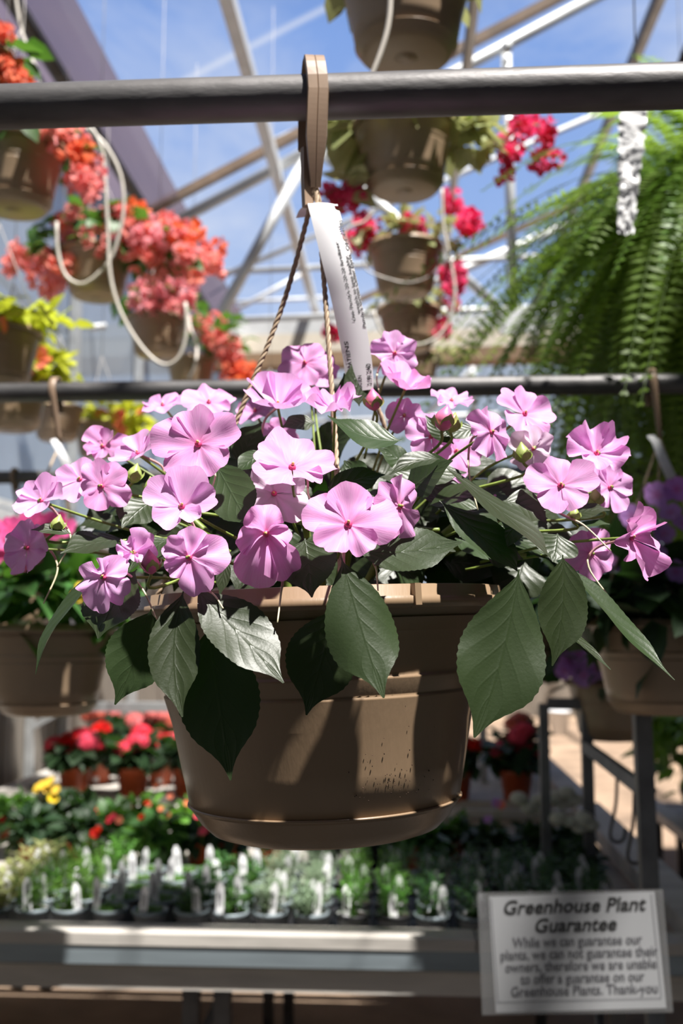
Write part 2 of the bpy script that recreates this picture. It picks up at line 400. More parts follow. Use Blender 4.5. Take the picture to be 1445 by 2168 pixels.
# ------------------------------------------------------------------ mesh builder
class MB:
    def __init__(self):
        self.v, self.f, self.uv, self.mi = [], [], [], []

    def vert(self, p, uv=(0.5, 0.5)):
        self.v.append((p[0], p[1], p[2]))
        self.uv.append(uv)
        return len(self.v) - 1

    def face(self, idx, mat=0):
        self.f.append(tuple(idx))
        self.mi.append(mat)

    def grid(self, rows, uvs=None, mat=0, close=False):
        ids = []
        nu = len(rows)
        for i, row in enumerate(rows):
            nv = len(row)
            ids.append([self.vert(p, uvs[i][j] if uvs else (i / max(1, nu - 1), j / max(1, nv - 1))) for j, p in enumerate(row)])
        for i in range(nu - 1):
            nv = len(rows[i])
            for j in range(nv if close else nv - 1):
                k = (j + 1) % nv
                self.face((ids[i][j], ids[i][k], ids[i + 1][k], ids[i + 1][j]), mat)
        return ids

    def tube(self, pts, rad, n=8, mat=0, cap=True, mats=None):
        pts = [Vector(p) for p in pts]
        m = len(pts)
        if not hasattr(rad, '__len__'):
            rad = [rad] * m
        rows = []
        prev = None
        for i, p in enumerate(pts):
            t = (pts[min(i + 1, m - 1)] - pts[max(i - 1, 0)])
            if t.length < 1e-9:
                t = Vector((0, 0, 1))
            t.normalize()
            if prev is None:
                a = Vector((0, 0, 1)) if abs(t.z) < 0.9 else Vector((1, 0, 0))
                s = a.cross(t).normalized()
            else:
                s = (prev - t * prev.dot(t))
                s = s.normalized() if s.length > 1e-6 else Vector((1, 0, 0))
            prev = s
            b = t.cross(s)
            rows.append([p + (s * math.cos(2 * math.pi * k / n) + b * math.sin(2 * math.pi * k / n)) * rad[i] for k in range(n)])
        ids = self.grid(rows, None, mat, close=True)
        if mats:
            pass
        if cap:
            self.face(tuple(reversed(ids[0])), mat)
            self.face(tuple(ids[-1]), mat)
        return ids

    def lathe(self, prof, n=48, mat=0, xf=None, cap=True):
        rows = []
        for (r, z) in prof:
            row = [Vector((r * math.cos(2 * math.pi * k / n), r * math.sin(2 * math.pi * k / n), z)) for k in range(n)]
            rows.append([xf @ p for p in row] if xf else row)
        return self.grid(rows, None, mat, close=True)

    def box(self, c, s, mat=0, xf=None):
        c = Vector(c)
        hx, hy, hz = s[0] / 2, s[1] / 2, s[2] / 2
        ps = [Vector((x, y, z)) for x in (-hx, hx) for y in (-hy, hy) for z in (-hz, hz)]
        ps = [(xf @ p if xf else p) + c for p in ps]
        i = [self.vert(p) for p in ps]
        for q in ((0, 1, 3, 2), (4, 6, 7, 5), (0, 4, 5, 1), (2, 3, 7, 6), (0, 2, 6, 4), (1, 5, 7, 3)):
            self.face([i[k] for k in q], mat)

    def bar(self, a, b, w, h, mat=0, upv=Vector((0, 0, 1))):
        a, b = Vector(a), Vector(b)
        t = (b - a)
        L = t.length
        t.normalize()
        s = t.cross(upv)
        s = s.normalized() if s.length > 1e-6 else Vector((1, 0, 0))
        u = s.cross(t)
        xf = Matrix((s, t, u)).transposed()
        self.box((a + b) / 2, (w, L, h), mat, xf)

    def quadleaf(self, p, d, nrm, L, W, mat=0, fold=0.15, droop=0.25):
        """small folded leaf: 8 verts"""
        d = d.normalized()
        s = d.cross(nrm)
        s = s.normalized() if s.length > 1e-6 else Vector((1, 0, 0))
        nn = s.cross(d)
        def at(u, v):
            return p + d * (L * u) + s * (W * v) + nn * (fold * W * abs(v) - droop * L * u * u)
        c = [self.vert(at(u, 0), (u, 0.5)) for u in (0, 0.35, 0.7, 1.0)]
        l = [self.vert(at(u, -x), (u, 0.5 - x)) for u, x in ((0.32, 0.5), (0.68, 0.38))]
        r = [self.vert(at(u, x), (u, 0.5 + x)) for u, x in ((0.32, 0.5), (0.68, 0.38))]
        for q in ((c[0], c[1], l[0]), (c[1], c[2], l[1], l[0]), (c[2], c[3], l[1]), (c[0], r[0], c[1]), (c[1], r[0], r[1], c[2]), (c[2], r[1], c[3])):
            self.face(q, mat)

    def build(self, name, mats, parent=None, origin=None, smooth=True, loc=None):
        me = bpy.data.meshes.new(name)
        o = origin or Vector((0, 0, 0))
        me.from_pydata([(a - o[0], b - o[1], c - o[2]) for a, b, c in self.v], [], self.f)
        if not isinstance(mats, (list, tuple)):
            mats = [mats]
        for m in mats:
            me.materials.append(m)
        if len(mats) > 1:
            me.polygons.foreach_set('material_index', self.mi)
        if smooth:
            me.polygons.foreach_set('use_smooth', [True] * len(self.f))
        ul = me.uv_layers.new(name='UVMap')
        li = [0] * len(me.loops)
        me.loops.foreach_get('vertex_index', li)
        flat = []
        for k in li:
            flat.extend(self.uv[k])
        ul.data.foreach_set('uv', flat)
        me.validate()
        me.update()
        ob = bpy.data.objects.new(name, me)
        COL.objects.link(ob)
        if parent:
            ob.parent = parent
        if loc is not None:
            ob.location = loc
        return ob


def tag(o, label=None, cat=None, group=None, kind=None):
    if label:
        o['label'] = label
    if cat:
        o['category'] = cat
    if group:
        o['group'] = group
    if kind:
        o['kind'] = kind
    return o


def thing(name, label, cat, loc=(0, 0, 0), group=None, rz=0.0):
    o = bpy.data.objects.new(name, None)
    o.empty_display_size = 0.05
    COL.objects.link(o)
    o.location = loc
    o.rotation_euler = (0, 0, rz)
    return tag(o, label, cat, group)


def dup(root, loc, rz=0.0, scale=1.0, label=None, group=None):
    r = root.copy()
    COL.objects.link(r)
    r.location = loc
    r.rotation_euler = (0, 0, rz)
    r.scale = (scale,) * 3
    if label:
        r['label'] = label
    if group:
        r['group'] = group
    def rec(src, dst):
        for ch in src.children:
            c = ch.copy()
            COL.objects.link(c)
            c.parent = dst
            rec(ch, c)
    rec(root, r)
    return r


def inst(ob_mesh, name, parent, loc, rot=(0, 0, 0), scale=1.0):
    o = bpy.data.objects.new(name, ob_mesh)
    COL.objects.link(o)
    o.parent = parent
    o.location = loc
    o.rotation_euler = rot
    o.scale = (scale,) * 3 if not hasattr(scale, '__len__') else scale
    return o


def bez(pts, n=12):
    """smooth polyline through points (Catmull-Rom)"""
    pts = [Vector(p) for p in pts]
    if len(pts) < 3:
        return [pts[0].lerp(pts[-1], i / (n - 1)) for i in range(n)]
    ext = [pts[0] * 2 - pts[1]] + pts + [pts[-1] * 2 - pts[-2]]
    out = []
    segs = len(pts) - 1
    per = max(2, n // segs)
    for i in range(segs):
        p0, p1, p2, p3 = ext[i:i + 4]
        for k in range(per):
            t = k / per
            out.append(0.5 * ((2 * p1) + (p2 - p0) * t + (2 * p0 - 5 * p1 + 4 * p2 - p3) * t * t + (3 * p1 - p0 - 3 * p2 + p3) * t ** 3))
    out.append(pts[-1])
    return out


def structure(o):
    o['kind'] = 'structure'
    return o


# ------------------------------------------------------------------ the greenhouse
XE, ZE, SL = -1.65, 4.12, 0.49             # eave line and roof slope


def zroof(x):
    return ZE + SL * (x - XE)


b = MB(); b.box((1.0, 9.0, -0.05), (16, 26, 0.1))
structure(b.build('floor', M['floor'], smooth=False))

b = MB(); b.box((1.0, -0.9, 0.004), (14, 6.2, 0.008))  # unseen black sheet added to stop warm light bouncing off the floor
structure(b.build('floor_bounce_blocker', M['blocker'], smooth=False))

# left wall: dark knee wall below, milky sheet above, steel posts and rails
b = MB()
for k in range(120):
    y = -1.0 + k * 0.15
    b.box((-1.78, y, 0.97), (0.03 + 0.012 * (k % 2), 0.15, 1.94))
structure(b.build('wall_left', M['knee'], smooth=False))
b = MB(); b.box((-1.78, 8.0, 3.02), (0.012, 18, 2.1))
structure(b.build('window_1', M['wallp'], smooth=False))
b = MB(); b.box((-1.74, 8.0, 1.96), (0.05, 18, 0.06)); b.box((-1.74, 8.0, 2.02), (0.03, 18, 0.03))
structure(b.build('trim_1', M['steel_white'], smooth=False))
b = MB()
for y in (1.5, 3.6, 5.2, 6.5, 8.3, 10.1, 12.0, 14.0):
    b.box((-1.73, y, 2.06), (0.05, 0.05, 4.1))
structure(b.build('trim_2', M['steel'], smooth=False))
# far end wall
b = MB(); b.box((1.0, 17.0, 0.5), (10, 0.06, 1.0))
structure(b.build('wall_back', M['knee'], smooth=False))
b = MB(); b.box((1.0, 17.0, 3.6), (10, 0.02, 5.2))
structure(b.build('window_2', M['wallp'], smooth=False))

# the rest of the shell: wall behind the camera, right wall, and an added unseen sheet that blocks sun
b = MB(); b.box((1.0, -4.0, 3.2), (10, 0.05, 6.4))
structure(b.build('wall_front', M['knee'], smooth=False))
b = MB(); b.box((5.2, 6.0, 2.6), (0.05, 21, 5.2))
structure(b.build('wall_right', M['knee'], smooth=False))
b = MB(); b.grid([[Vector((x, y, 4.02)), Vector((5.1, y, 4.25))] for x, y in ((1.2, 0.95), (1.2, 2), (1.2, 3.4), (1.25, 4.6), (2.0, 4.7), (2.0, 5.8))])
structure(b.build('added_sun_blocker', M['blocker'], smooth=False))

# roof sheet and shade strip along the eave
b = MB()
b.grid([[Vector((XE, y, zroof(XE) + 0.06)), Vector((5.0, y, zroof(5.0) + 0.06))] for y in (-3, 3, 9, 17)])
structure(b.build('ceiling', M['roof'], smooth=False))
b = MB()
b.grid([[Vector((-6, y, 4.12 + 0.4)), Vector((-3.8, y, 5.2)), Vector((XE - 0.1, y, 4.14))] for y in (-3, 3, 9, 17)])
structure(b.build('ceiling_side_bay', M['roof'], smooth=False))
lo, hi = P(312, 442, 6.5), P(380, 414, 6.5)
lf = P(120, 470, 6.5)
b = MB()
b.grid([[Vector((lf.x, y, lf.z + 0.25)), Vector((lo.x, y, lo.z - 0.02)), Vector((hi.x, y, hi.z))] for y in (0.5, 4, 8, 10.2)])
tag(b.build('shade_curtain', M['shade'], smooth=False), 'purple grey shade sheet running along the eave gutter above the coral baskets', 'shade sheet')
b = MB(); b.tube([Vector((lo.x, -1, lo.z - 0.04)), Vector((lo.x, 16, lo.z - 0.04))], 0.04, 10)
tag(b.build('eave_pipe', M['steel_dark']), 'dark steel pipe along the eave under the purple shade sheet', 'pipe')

# lengthwise purlins: box sections with a dark flange
def purlin(frac, wd, dark, label):
    Z = (ZE - 1.5 - SL * XE) / (1 - SL * frac)
    X = frac * Z
    z = 1.5 + Z - 0.03
    r = thing('purlin', label, 'beam', (X, -1, z), 'roof purlins running along the greenhouse')
    m = MB(); m.box((0, 8.5, 0), (wd, 17, 0.05)); m.build('flange', M['steel_roof'], r, smooth=False)
    m = MB(); m.box((-wd * 0.5 if dark else wd * 0.45, 8.5, -0.035), (0.014, 17, 0.06)); m.build('web', M['steel_dark'] if dark else M['steel_white'], r, smooth=False)
    r['kind'] = 'structure'
    return X, z
XA, ZA = purlin(-0.275, 0.075, False, 'grey roof purlin above the coral bougainvillea baskets')
XB, ZB = purlin(0.118, 0.06, True, 'grey roof purlin above the magenta bougainvillea baskets')
XC, ZC = purlin(0.412, 0.085, True, 'grey roof purlin with a dark edge beside the big fern')
XD, ZD = purlin(0.80, 0.085, True, 'grey roof purlin hidden over the ferns')

# roof trusses: plane y = const
def truss(Y, segs, label, name='roof_truss'):
    r = thing(name, label, 'truss', (0, Y, 0), 'roof trusses')
    r['kind'] = 'structure'
    for (nm, a, c, wd, mt) in segs:
        m = MB()
        pa, pb = P(a[0], a[1], Y), P(c[0], c[1], Y)
        if mt == 'bronze':
            m.bar(pa, pb, 0.06, wd)
        else:
            m.tube([pa, pb], wd / 2, 10)
        m.build(nm, M[mt], r, origin=(0, Y, 0), smooth=(mt != 'bronze'))
    return r
r1 = truss(6.5, [
    ('top_chord', (300, 455), (1420, -130), 0.055, 'bronze'),
    ('bottom_chord', (330, 492), (1420, -92), 0.075, 'steel_white'),
    ('tie', (400, 681), (1260, 646), 0.042, 'steel_white'),
    ('web', (648, 335), (466, 668), 0.075, 'steel_white'),
    ('web', (680, 325), (1052, 648), 0.065, 'steel_white'),
    ('post', (1070, 95), (1087, 652), 0.070, 'steel_white'),
    ('web', (560, 305), (640, 270), 0.03, 'steel_roof'),
], 'nearest roof truss of white tubes under a brown batten')
m = MB(); c = P(1096, 682, 6.48); m.box(c, (0.24, 0.02, 0.16))
m.build('gusset_plate', M['steel_white'], r1, origin=(0, 6.5, 0), smooth=False)
for k in range(3):
    m = MB(); m.tube([P(1065 + k * 22, 692, 6.46), P(1065 + k * 22, 692, 6.44)], 0.014, 10)
    m.build('bolt', M['steel_dark'], r1, origin=(0, 6.5, 0))
m = MB(); m.tube([P(1072, 100, 6.44), P(1072, 100, 6.36)], 0.04, 12)
m.build('joint_cap', M['steel_white'], r1, origin=(0, 6.5, 0))
truss(8.3, [
    ('top_chord', (470, 585), (1420, 175), 0.05, 'steel_roof'),
    ('tie', (455, 577), (1240, 538), 0.05, 'steel_white'),
], 'slim middle roof bow with a straight tie between the trusses')
truss(10.3, [
    ('top_chord', (480, 760), (1300, 395), 0.05, 'bronze'),
    ('bottom_chord', (520, 770), (1300, 432), 0.085, 'steel_white'),
    ('web', (860, 635), (745, 760), 0.07, 'steel_white'),
    ('tie', (490, 640), (690, 630), 0.04, 'steel_roof'),
    ('web', (470, 672), (650, 575), 0.05, 'steel_roof'),
], 'farther roof truss of white tubes behind the magenta baskets')
truss(13.0, [
    ('top_chord', (560, 920), (1300, 600), 0.08, 'steel_white'),
    ('tie', (500, 900), (1200, 870), 0.06, 'steel_white'),
    ('post', (1000, 740), (1003, 880), 0.07, 'steel_white'),
    ('web', (1060, 720), (900, 880), 0.07, 'steel_white'),
], 'farthest white roof truss seen under the cream beam')
# side bay frame at the left
truss(5.6, [
    ('top_chord', (-120, 470), (116, 694), 0.07, 'steel_white'),
    ('bottom_chord', (-120, 560), (108, 702), 0.06, 'bronze'),
    ('tie', (20, 712), (224, 690), 0.035, 'steel_white'),
    ('post', (118, 690), (118, 860), 0.045, 'steel_white'),
], 'white side bay truss meeting its post beyond the left coral basket')
# the cream beam across
def beam(a, c, Y, label):
    r = thing('gutter_beam', label, 'beam', (0, Y, 0), 'cream gutter beams')
    r['kind'] = 'structure'
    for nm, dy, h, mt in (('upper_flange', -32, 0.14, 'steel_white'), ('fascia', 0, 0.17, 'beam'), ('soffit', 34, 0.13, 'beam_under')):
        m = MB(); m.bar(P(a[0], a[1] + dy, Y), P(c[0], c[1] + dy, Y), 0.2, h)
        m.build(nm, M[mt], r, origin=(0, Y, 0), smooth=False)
beam((505, 735), (1300, 712), 9.2, 'cream gutter beam spanning behind the magenta baskets')
beam((110, 745), (505, 733), 9.0, 'cream gutter beam spanning behind the coral baskets')

# ------------------------------------------------------------------ pipes for hanging
def pipe(z, Y, x0, x1, rad, label):
    r = MB()
    pts = [Vector((x0 + (x1 - x0) * i / 12, Y, z)) for i in range(13)]
    r.tube(pts, rad, 24)
    o = r.build('hanging_pipe', M['pipe'], loc=(0, 0, 0))
    return tag(o, label, 'pipe', 'galvanised hanging pipes')
ZP = P(665, 206, 0.92).z
pipe(ZP, 0.92, -1.72, 2.6, 0.0208, 'thick grey galvanised pipe carrying the pink impatiens basket')
ZP2 = P(722, 822, 2.05).z
pipe(ZP2, 2.05, -1.72, 2.6, 0.0205, 'grey galvanised pipe behind the impatiens blooms, second from the camera')
ZP3 = P(1250, 1000, 3.18).z
pipe(ZP3, 3.18, -1.72, 2.6, 0.0205, 'grey galvanised pipe third from the camera, mostly hidden by blooms')

# ------------------------------------------------------------------ pots
def pot_profile(r, h, wall=0.004):
    """hanging pot: two stepped rim bands, tapering body with two grooves"""
    k = h / 0.205
    s = r / 0.160
    raw = [(0.0, 0.022), (0.100, 0.022), (0.1135, 0.024), (0.1205, 0.060), (0.1270, 0.095), (0.1335, 0.118), (0.1338, 0.1195), (0.1322, 0.1205), (0.1330, 0.122),
           (0.1372, 0.1335), (0.1376, 0.135), (0.1358, 0.136), (0.1362, 0.139), (0.1430, 0.165), (0.1468, 0.1875), (0.1475, 0.1885)]
    return [(a * s, z * k) for a, z in raw]


def rim_profile(r, h):
    k = h / 0.205
    s = r / 0.160
    raw = [(0.1470, 0.1875), (0.1600, 0.1878), (0.1602, 0.1960), (0.1565, 0.1968), (0.1560, 0.2050), (0.1535, 0.2055), (0.1500, 0.2030), (0.1440, 0.1700)]
    return [(a * s, z * k) for a, z in raw]


def saucer_profile(r, h):
    k = h / 0.205
    s = r / 0.160
    raw = [(0.0, 0.0), (0.088, 0.0), (0.0965, 0.003), (0.1055, 0.012), (0.1140, 0.0255), (0.1158, 0.0264), (0.1156, 0.0276), (0.1125, 0.0284), (0.1090, 0.0280)]
    return [(a * s, z * k) for a, z in raw]


def make_pot(root, r, h, xf=None, mat='pot', n=64, lugs=True, soil=True, hole=True):
    m = MB(); m.lathe(pot_profile(r, h), n, xf=xf)
    p = m.build('pot', M[mat], root)
    m = MB(); m.lathe(rim_profile(r, h), n, xf=xf); m.build('rim', M[mat], p)
    m = MB(); m.lathe(saucer_profile(r, h), n, xf=xf); m.build('drip_saucer', M[mat], p)
    if hole:
        m = MB(); m.lathe([(0.0, -0.0015), (r * 0.12, -0.0015), (r * 0.135, -0.0003), (r * 0.16, -0.0006), (r * 0.165, 0.0006)], 20, xf=xf); m.build('drain_plug', M['pot'], p)
    if soil:
        m = MB(); m.lathe([(0.0, h * 0.90), (r * 0.5, h * 0.91), (r * 0.925, h * 0.88)], n, xf=xf); m.build('soil', M['soil'], root)
    return p


def smooth_noise(p, s):
    return noise.noise(Vector(p) * s)


# ------------------------------------------------------------------ impatiens flowers and leaves
def petals(mb, C, Nn, roll, Rr, cup=0.12, ruffle=0.06, fold=0.0, seed=0, droop=0.0, sizes=None, nu=12, nv=15, spread=1.0, curl=0.0):
    rnd = random.Random(seed)
    Nn = Nn.normalized()
    a = UP - Nn * UP.dot(Nn)
    if a.length < 0.05:
        a = FWD - Nn * FWD.dot(Nn)
    Yv = a.normalized()
    Xv = Yv.cross(Nn)
    rot = R(roll)
    X2 = Xv * math.cos(rot) + Yv * math.sin(rot)
    Y2 = -Xv * math.sin(rot) + Yv * math.cos(rot)
    angs = [90, 20, 160, 306, 234]
    sizes = sizes or [0.92, 1.0, 1.0, 1.0, 1.0]
    for i, an in enumerate(angs):
        phase = rnd.uniform(0, 6.28)
        th = R(an + rnd.uniform(-6, 6))
        Lp = sizes[i] * rnd.uniform(0.94, 1.06)
        phim = (1.02 if i else 1.10) * rnd.uniform(0.92, 1.08) * spread
        cc = cup + rnd.uniform(-0.07, 0.07)
        ff = fold * rnd.uniform(0.5, 1.3)
        rf = ruffle * rnd.uniform(0.7, 1.4)
        notch = rnd.uniform(0.03, 0.11)
        kf = rnd.uniform(1.8, 3.2)
        rows, uvs = [], []
        for iu in range(nu):
            u = iu / (nu - 1)
            row, ur = [], []
            for iv in range(nv):
                v = -1 + 2 * iv / (nv - 1)
                rho = 1 - 0.32 * abs(v) ** 2.3 - notch * math.exp(-(v / 0.16) ** 2) + 0.02 * math.sin(v * 9 + phase)
                f = th + v * phim * (0.55 + 0.30 * u - 0.12 * u * u)
                rad = u * rho * Lp
                z = cc * u ** 1.6 + ff * v * v * u - 0.03 * (1 - u) + (0.0, 0.05, 0.035, 0.085, 0.07)[i] * u ** 0.6 * (1 - 0.5 * u)
                z += (0.07 + 1.3 * ruffle) * u * noise.noise(Vector((u * 1.6 + seed * 3.1, v * 1.3 + i * 7.7, phase)))
                z += rf * u * u * math.sin(kf * v * 2 + phase) + rf * 0.6 * u ** 3 * math.sin(7 * v + phase * 2)
                z -= curl * max(0, u - 0.6) ** 2 * 4
                y_d = -droop * u * u
                p = C + (X2 * (rad * math.cos(f)) + Y2 * (rad * math.sin(f)) + Nn * z) * Rr + Vector((0, 0, y_d * Rr))
                row.append(p)
                ur.append((u, (v + 1) / 2))
            rows.append(row)
            uvs.append(ur)
        mb.grid(rows, uvs)
    return X2, Y2


def leaf_mesh(mb, base, tip, width, nrm, bend=Vector((0, 0, 0)), fold=0.12, wav=0.05, teeth=0.016, nu=40, nv=9, seed=0, ctr=0.45, curl=0.0):
    rnd = random.Random(seed)
    base, tip = Vector(base), Vector(tip)
    mid = (base + tip) / 2 + bend
    L = (tip - base).length
    ph = rnd.uniform(0, 6.28)
    rows, uvs = [], []
    for i in range(nu):
        u = i / (nu - 1)
        p = base * (1 - u) ** 2 + mid * 2 * u * (1 - u) + tip * u * u
        t = (mid - base) * 2 * (1 - u) + (tip - mid) * 2 * u
        t.normalize()
        s = nrm.cross(t)
        s = s.normalized() if s.length > 1e-6 else RIGHT
        nn = t.cross(s)
        if nn.dot(nrm) < 0:
            nn = -nn
        # acuminate outline: short petiole, belly, drawn-out tip
        x = max(0, (u - 0.04) / 0.96)
        a1 = ctr * 2.25
        wv = (x ** a1) * ((1 - x) ** (2.25 - a1)) / ((ctr ** a1) * ((1 - ctr) ** (2.25 - a1)))
        wv = wv ** 0.95
        e = min(1, max(0, (x - 0.68) / 0.27)); wv *= 1 - 0.55 * e * e * (3 - 2 * e)
        hw = width / 2 * wv * 1.06 + 0.0006
        row, ur = [], []
        for j in range(nv):
            v = -1 + 2 * j / (nv - 1)
            q = hw * v
            if abs(v) > 0.99 and 0.08 < u < 0.97:
                q *= 1 + teeth * (1 if i % 2 else -1)
            z = fold * abs(q) - curl * q * q / max(width, 1e-4) * 2
            z += wav * width * math.sin(u * 9 + ph + (1.5 if v > 0 else 0)) * abs(v) ** 2 * wv
            row.append(p + s * q + nn * z)
            ur.append((u, (v + 1) / 2))
        rows.append(row)
        uvs.append(ur)
    mb.grid(rows, uvs)


# ------------------------------------------------------------------ main hanging basket
DM = 0.92
S = DM / F
base = P(690, 1752, DM)
main = thing('hanging_basket', 'large tan hanging basket of orchid pink impatiens in the centre, hung from the thick pipe', 'hanging basket', base)
tilt = Matrix.Rotation(R(-2.0), 4, 'Y')
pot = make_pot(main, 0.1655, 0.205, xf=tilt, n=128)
# small lugs on the rim where the cords clip in
for k, an in enumerate((-58, 62, 182)):
    m = MB()
    xf = tilt @ Matrix.Rotation(R(an), 4, 'Z') @ Matrix.Translation((0.1645, 0, 0.198))
    pts = [(-0.004, -0.0045, -0.011), (0.0035, -0.0045, -0.009), (0.003, -0.0045, 0.0075), (-0.004, -0.0045, 0.0075)]
    rows = [[xf @ Vector((x, y + dy, z)) for x, y, z in pts] for dy in (0, 0.0055)]
    ids = m.grid(rows, None, 0, close=True)
    m.face(tuple(reversed(ids[0]))); m.face(tuple(ids[1]))
    m.build('rim_lug', M['pot'], pot, smooth=False)
rng = random.Random(3)
# specks of soil splashed on the pot
m = MB()
for k in range(60):
    an = R(-90 + rng.gauss(30, 9)); zz = 0.040 + abs(rng.gauss(0, 0.022))
    rr = (0.1175 + (zz - 0.04) * 0.19) * 1.0345 + 0.0004
    q = tilt @ Vector((rr * math.cos(an), rr * math.sin(an), zz))
    sz = rng.uniform(0.0003, 0.0008)
    m.box(q, (sz, sz, sz * 1.4))
m.build('soil_speck', M['soil'], pot)
for o in pot.children:
    if o.name.startswith('soil_speck'):
        o['label'] = 'fine soil splashes'; o['kind'] = 'stuff'

# hook strap over the pipe
def strip_mesh(mb, pts, widths, side, thick, mat=0, ridge=0.0):
    """band along pts with its width along side"""
    n = len(pts)
    rows = []
    for i in range(n):
        t = (pts[min(i + 1, n - 1)] - pts[max(i - 1, 0)]).normalized()
        sd = side[i] if isinstance(side, list) else side
        sd = (sd - t * sd.dot(t)).normalized()
        nn = t.cross(sd)
        wd = widths[i] / 2
        ring = []
        for a, c in ((-1, -0.5), (-0.9, 0.5), (-0.06, 0.5), (0, 0.5 - ridge), (0.06, 0.5), (0.9, 0.5), (1, -0.5), (0, -0.5)):
            ring.append(pts[i] + sd * (a * wd) + nn * (c * thick))
        rows.append(ring)
    ids = mb.grid(rows, None, mat, close=True)
    mb.face(tuple(reversed(ids[0])), mat); mb.face(tuple(ids[-1]), mat)

pc = Vector((P(665, 206, DM).x, DM, ZP))           # pipe axis under the hook
m = MB()
pts = []
rl = 0.0245
for k in range(9):                                   # short tail behind the pipe
    pts.append(pc + Vector((-0.0085, rl + 0.004, -0.040 + 0.040 * k / 8)))
for k in range(1, 14):                               # arch over the pipe
    a = math.pi * k / 14
    pts.append(pc + Vector((-0.0085 + 0.0145 * k / 14, rl * math.cos(a), rl * math.sin(a) * 1.55)))
for k in range(1, 20):                               # long front leg
    t = k / 19
    pts.append(pc + Vector((0.006 - 0.004 * t, -rl + 0.018 * t * t, -0.092 * t)))
wd = [0.0200] * 22 + [0.0200 - 0.0095 * min(1, max(0, (k - 9) / 8)) for k in range(19)]
strip_mesh(m, pts, wd, Vector((1, 0.15, 0)), 0.004, ridge=0.25)
hook = m.build('hanger_hook', M['strap'], main, origin=base, smooth=False)
m = MB()
e = pts[-1]
strip_mesh(m, [e + Vector((-0.008, 0.004, 0.040)), e + Vector((-0.008, 0.003, 0.010)), e + Vector((-0.007, 0.002, -0.018))], [0.012, 0.011, 0.010], Vector((1, 0.6, 0)), 0.006)
m.build('hook_rib', M['strap'], hook, origin=base, smooth=False)

# twisted cords
def cord(name, pts, rad, root, origin, n=120):
    line = bez(pts, n)
    m = MB()
    Lc = [0.0]
    for i in range(1, len(line)):
        Lc.append(Lc[-1] + (line[i] - line[i - 1]).length)
    fine = []
    nn_ = max(60, int(Lc[-1] / (rad * 0.9)))
    j = 0
    for i in range(nn_ + 1):
        s = Lc[-1] * i / nn_
        while j < len(Lc) - 2 and Lc[j + 1] < s:
            j += 1
        t = (s - Lc[j]) / max(1e-9, Lc[j + 1] - Lc[j])
        fine.append((line[j].lerp(line[j + 1], t), s, (line[j + 1] - line[j]).normalized()))
    for strand in range(3):
        ps = []
        for p, s, t in fine:
            a = Vector((0, 1, 0)).cross(t).normalized()
            c = t.cross(a)
            an = s / (rad * 5.2) * 6.2832 / 1.9 + strand * 2.0944
            ps.append(p + (a * math.cos(an) + c * math.sin(an)) * rad * 0.52)
        m.tube(ps, rad * 0.56, 6)
    return m.build(name, M['rope'], root, origin=origin)
hk = pts[-1] + Vector((0, 0.002, 0.002))
rimz = 0.200
def rimpt(an):
    return base + tilt @ Vector((0.154 * math.cos(R(an)), 0.154 * math.sin(R(an)), rimz))
cord('hanger_cord', [hk, P(600, 640, 0.93), P(505, 880, 0.93), P(420, 1090, 0.93), rimpt(176)], 0.0024, main, base)
cord('hanger_cord', [hk, P(686, 600, 0.90), P(700, 800, 0.885), P(713, 1000, 0.865), P(722, 1240, 0.80)], 0.0024, main, base)
cord('hanger_cord', [hk, P(740, 700, 0.97), P(830, 960, 1.0), rimpt(55)], 0.0024, main, base)

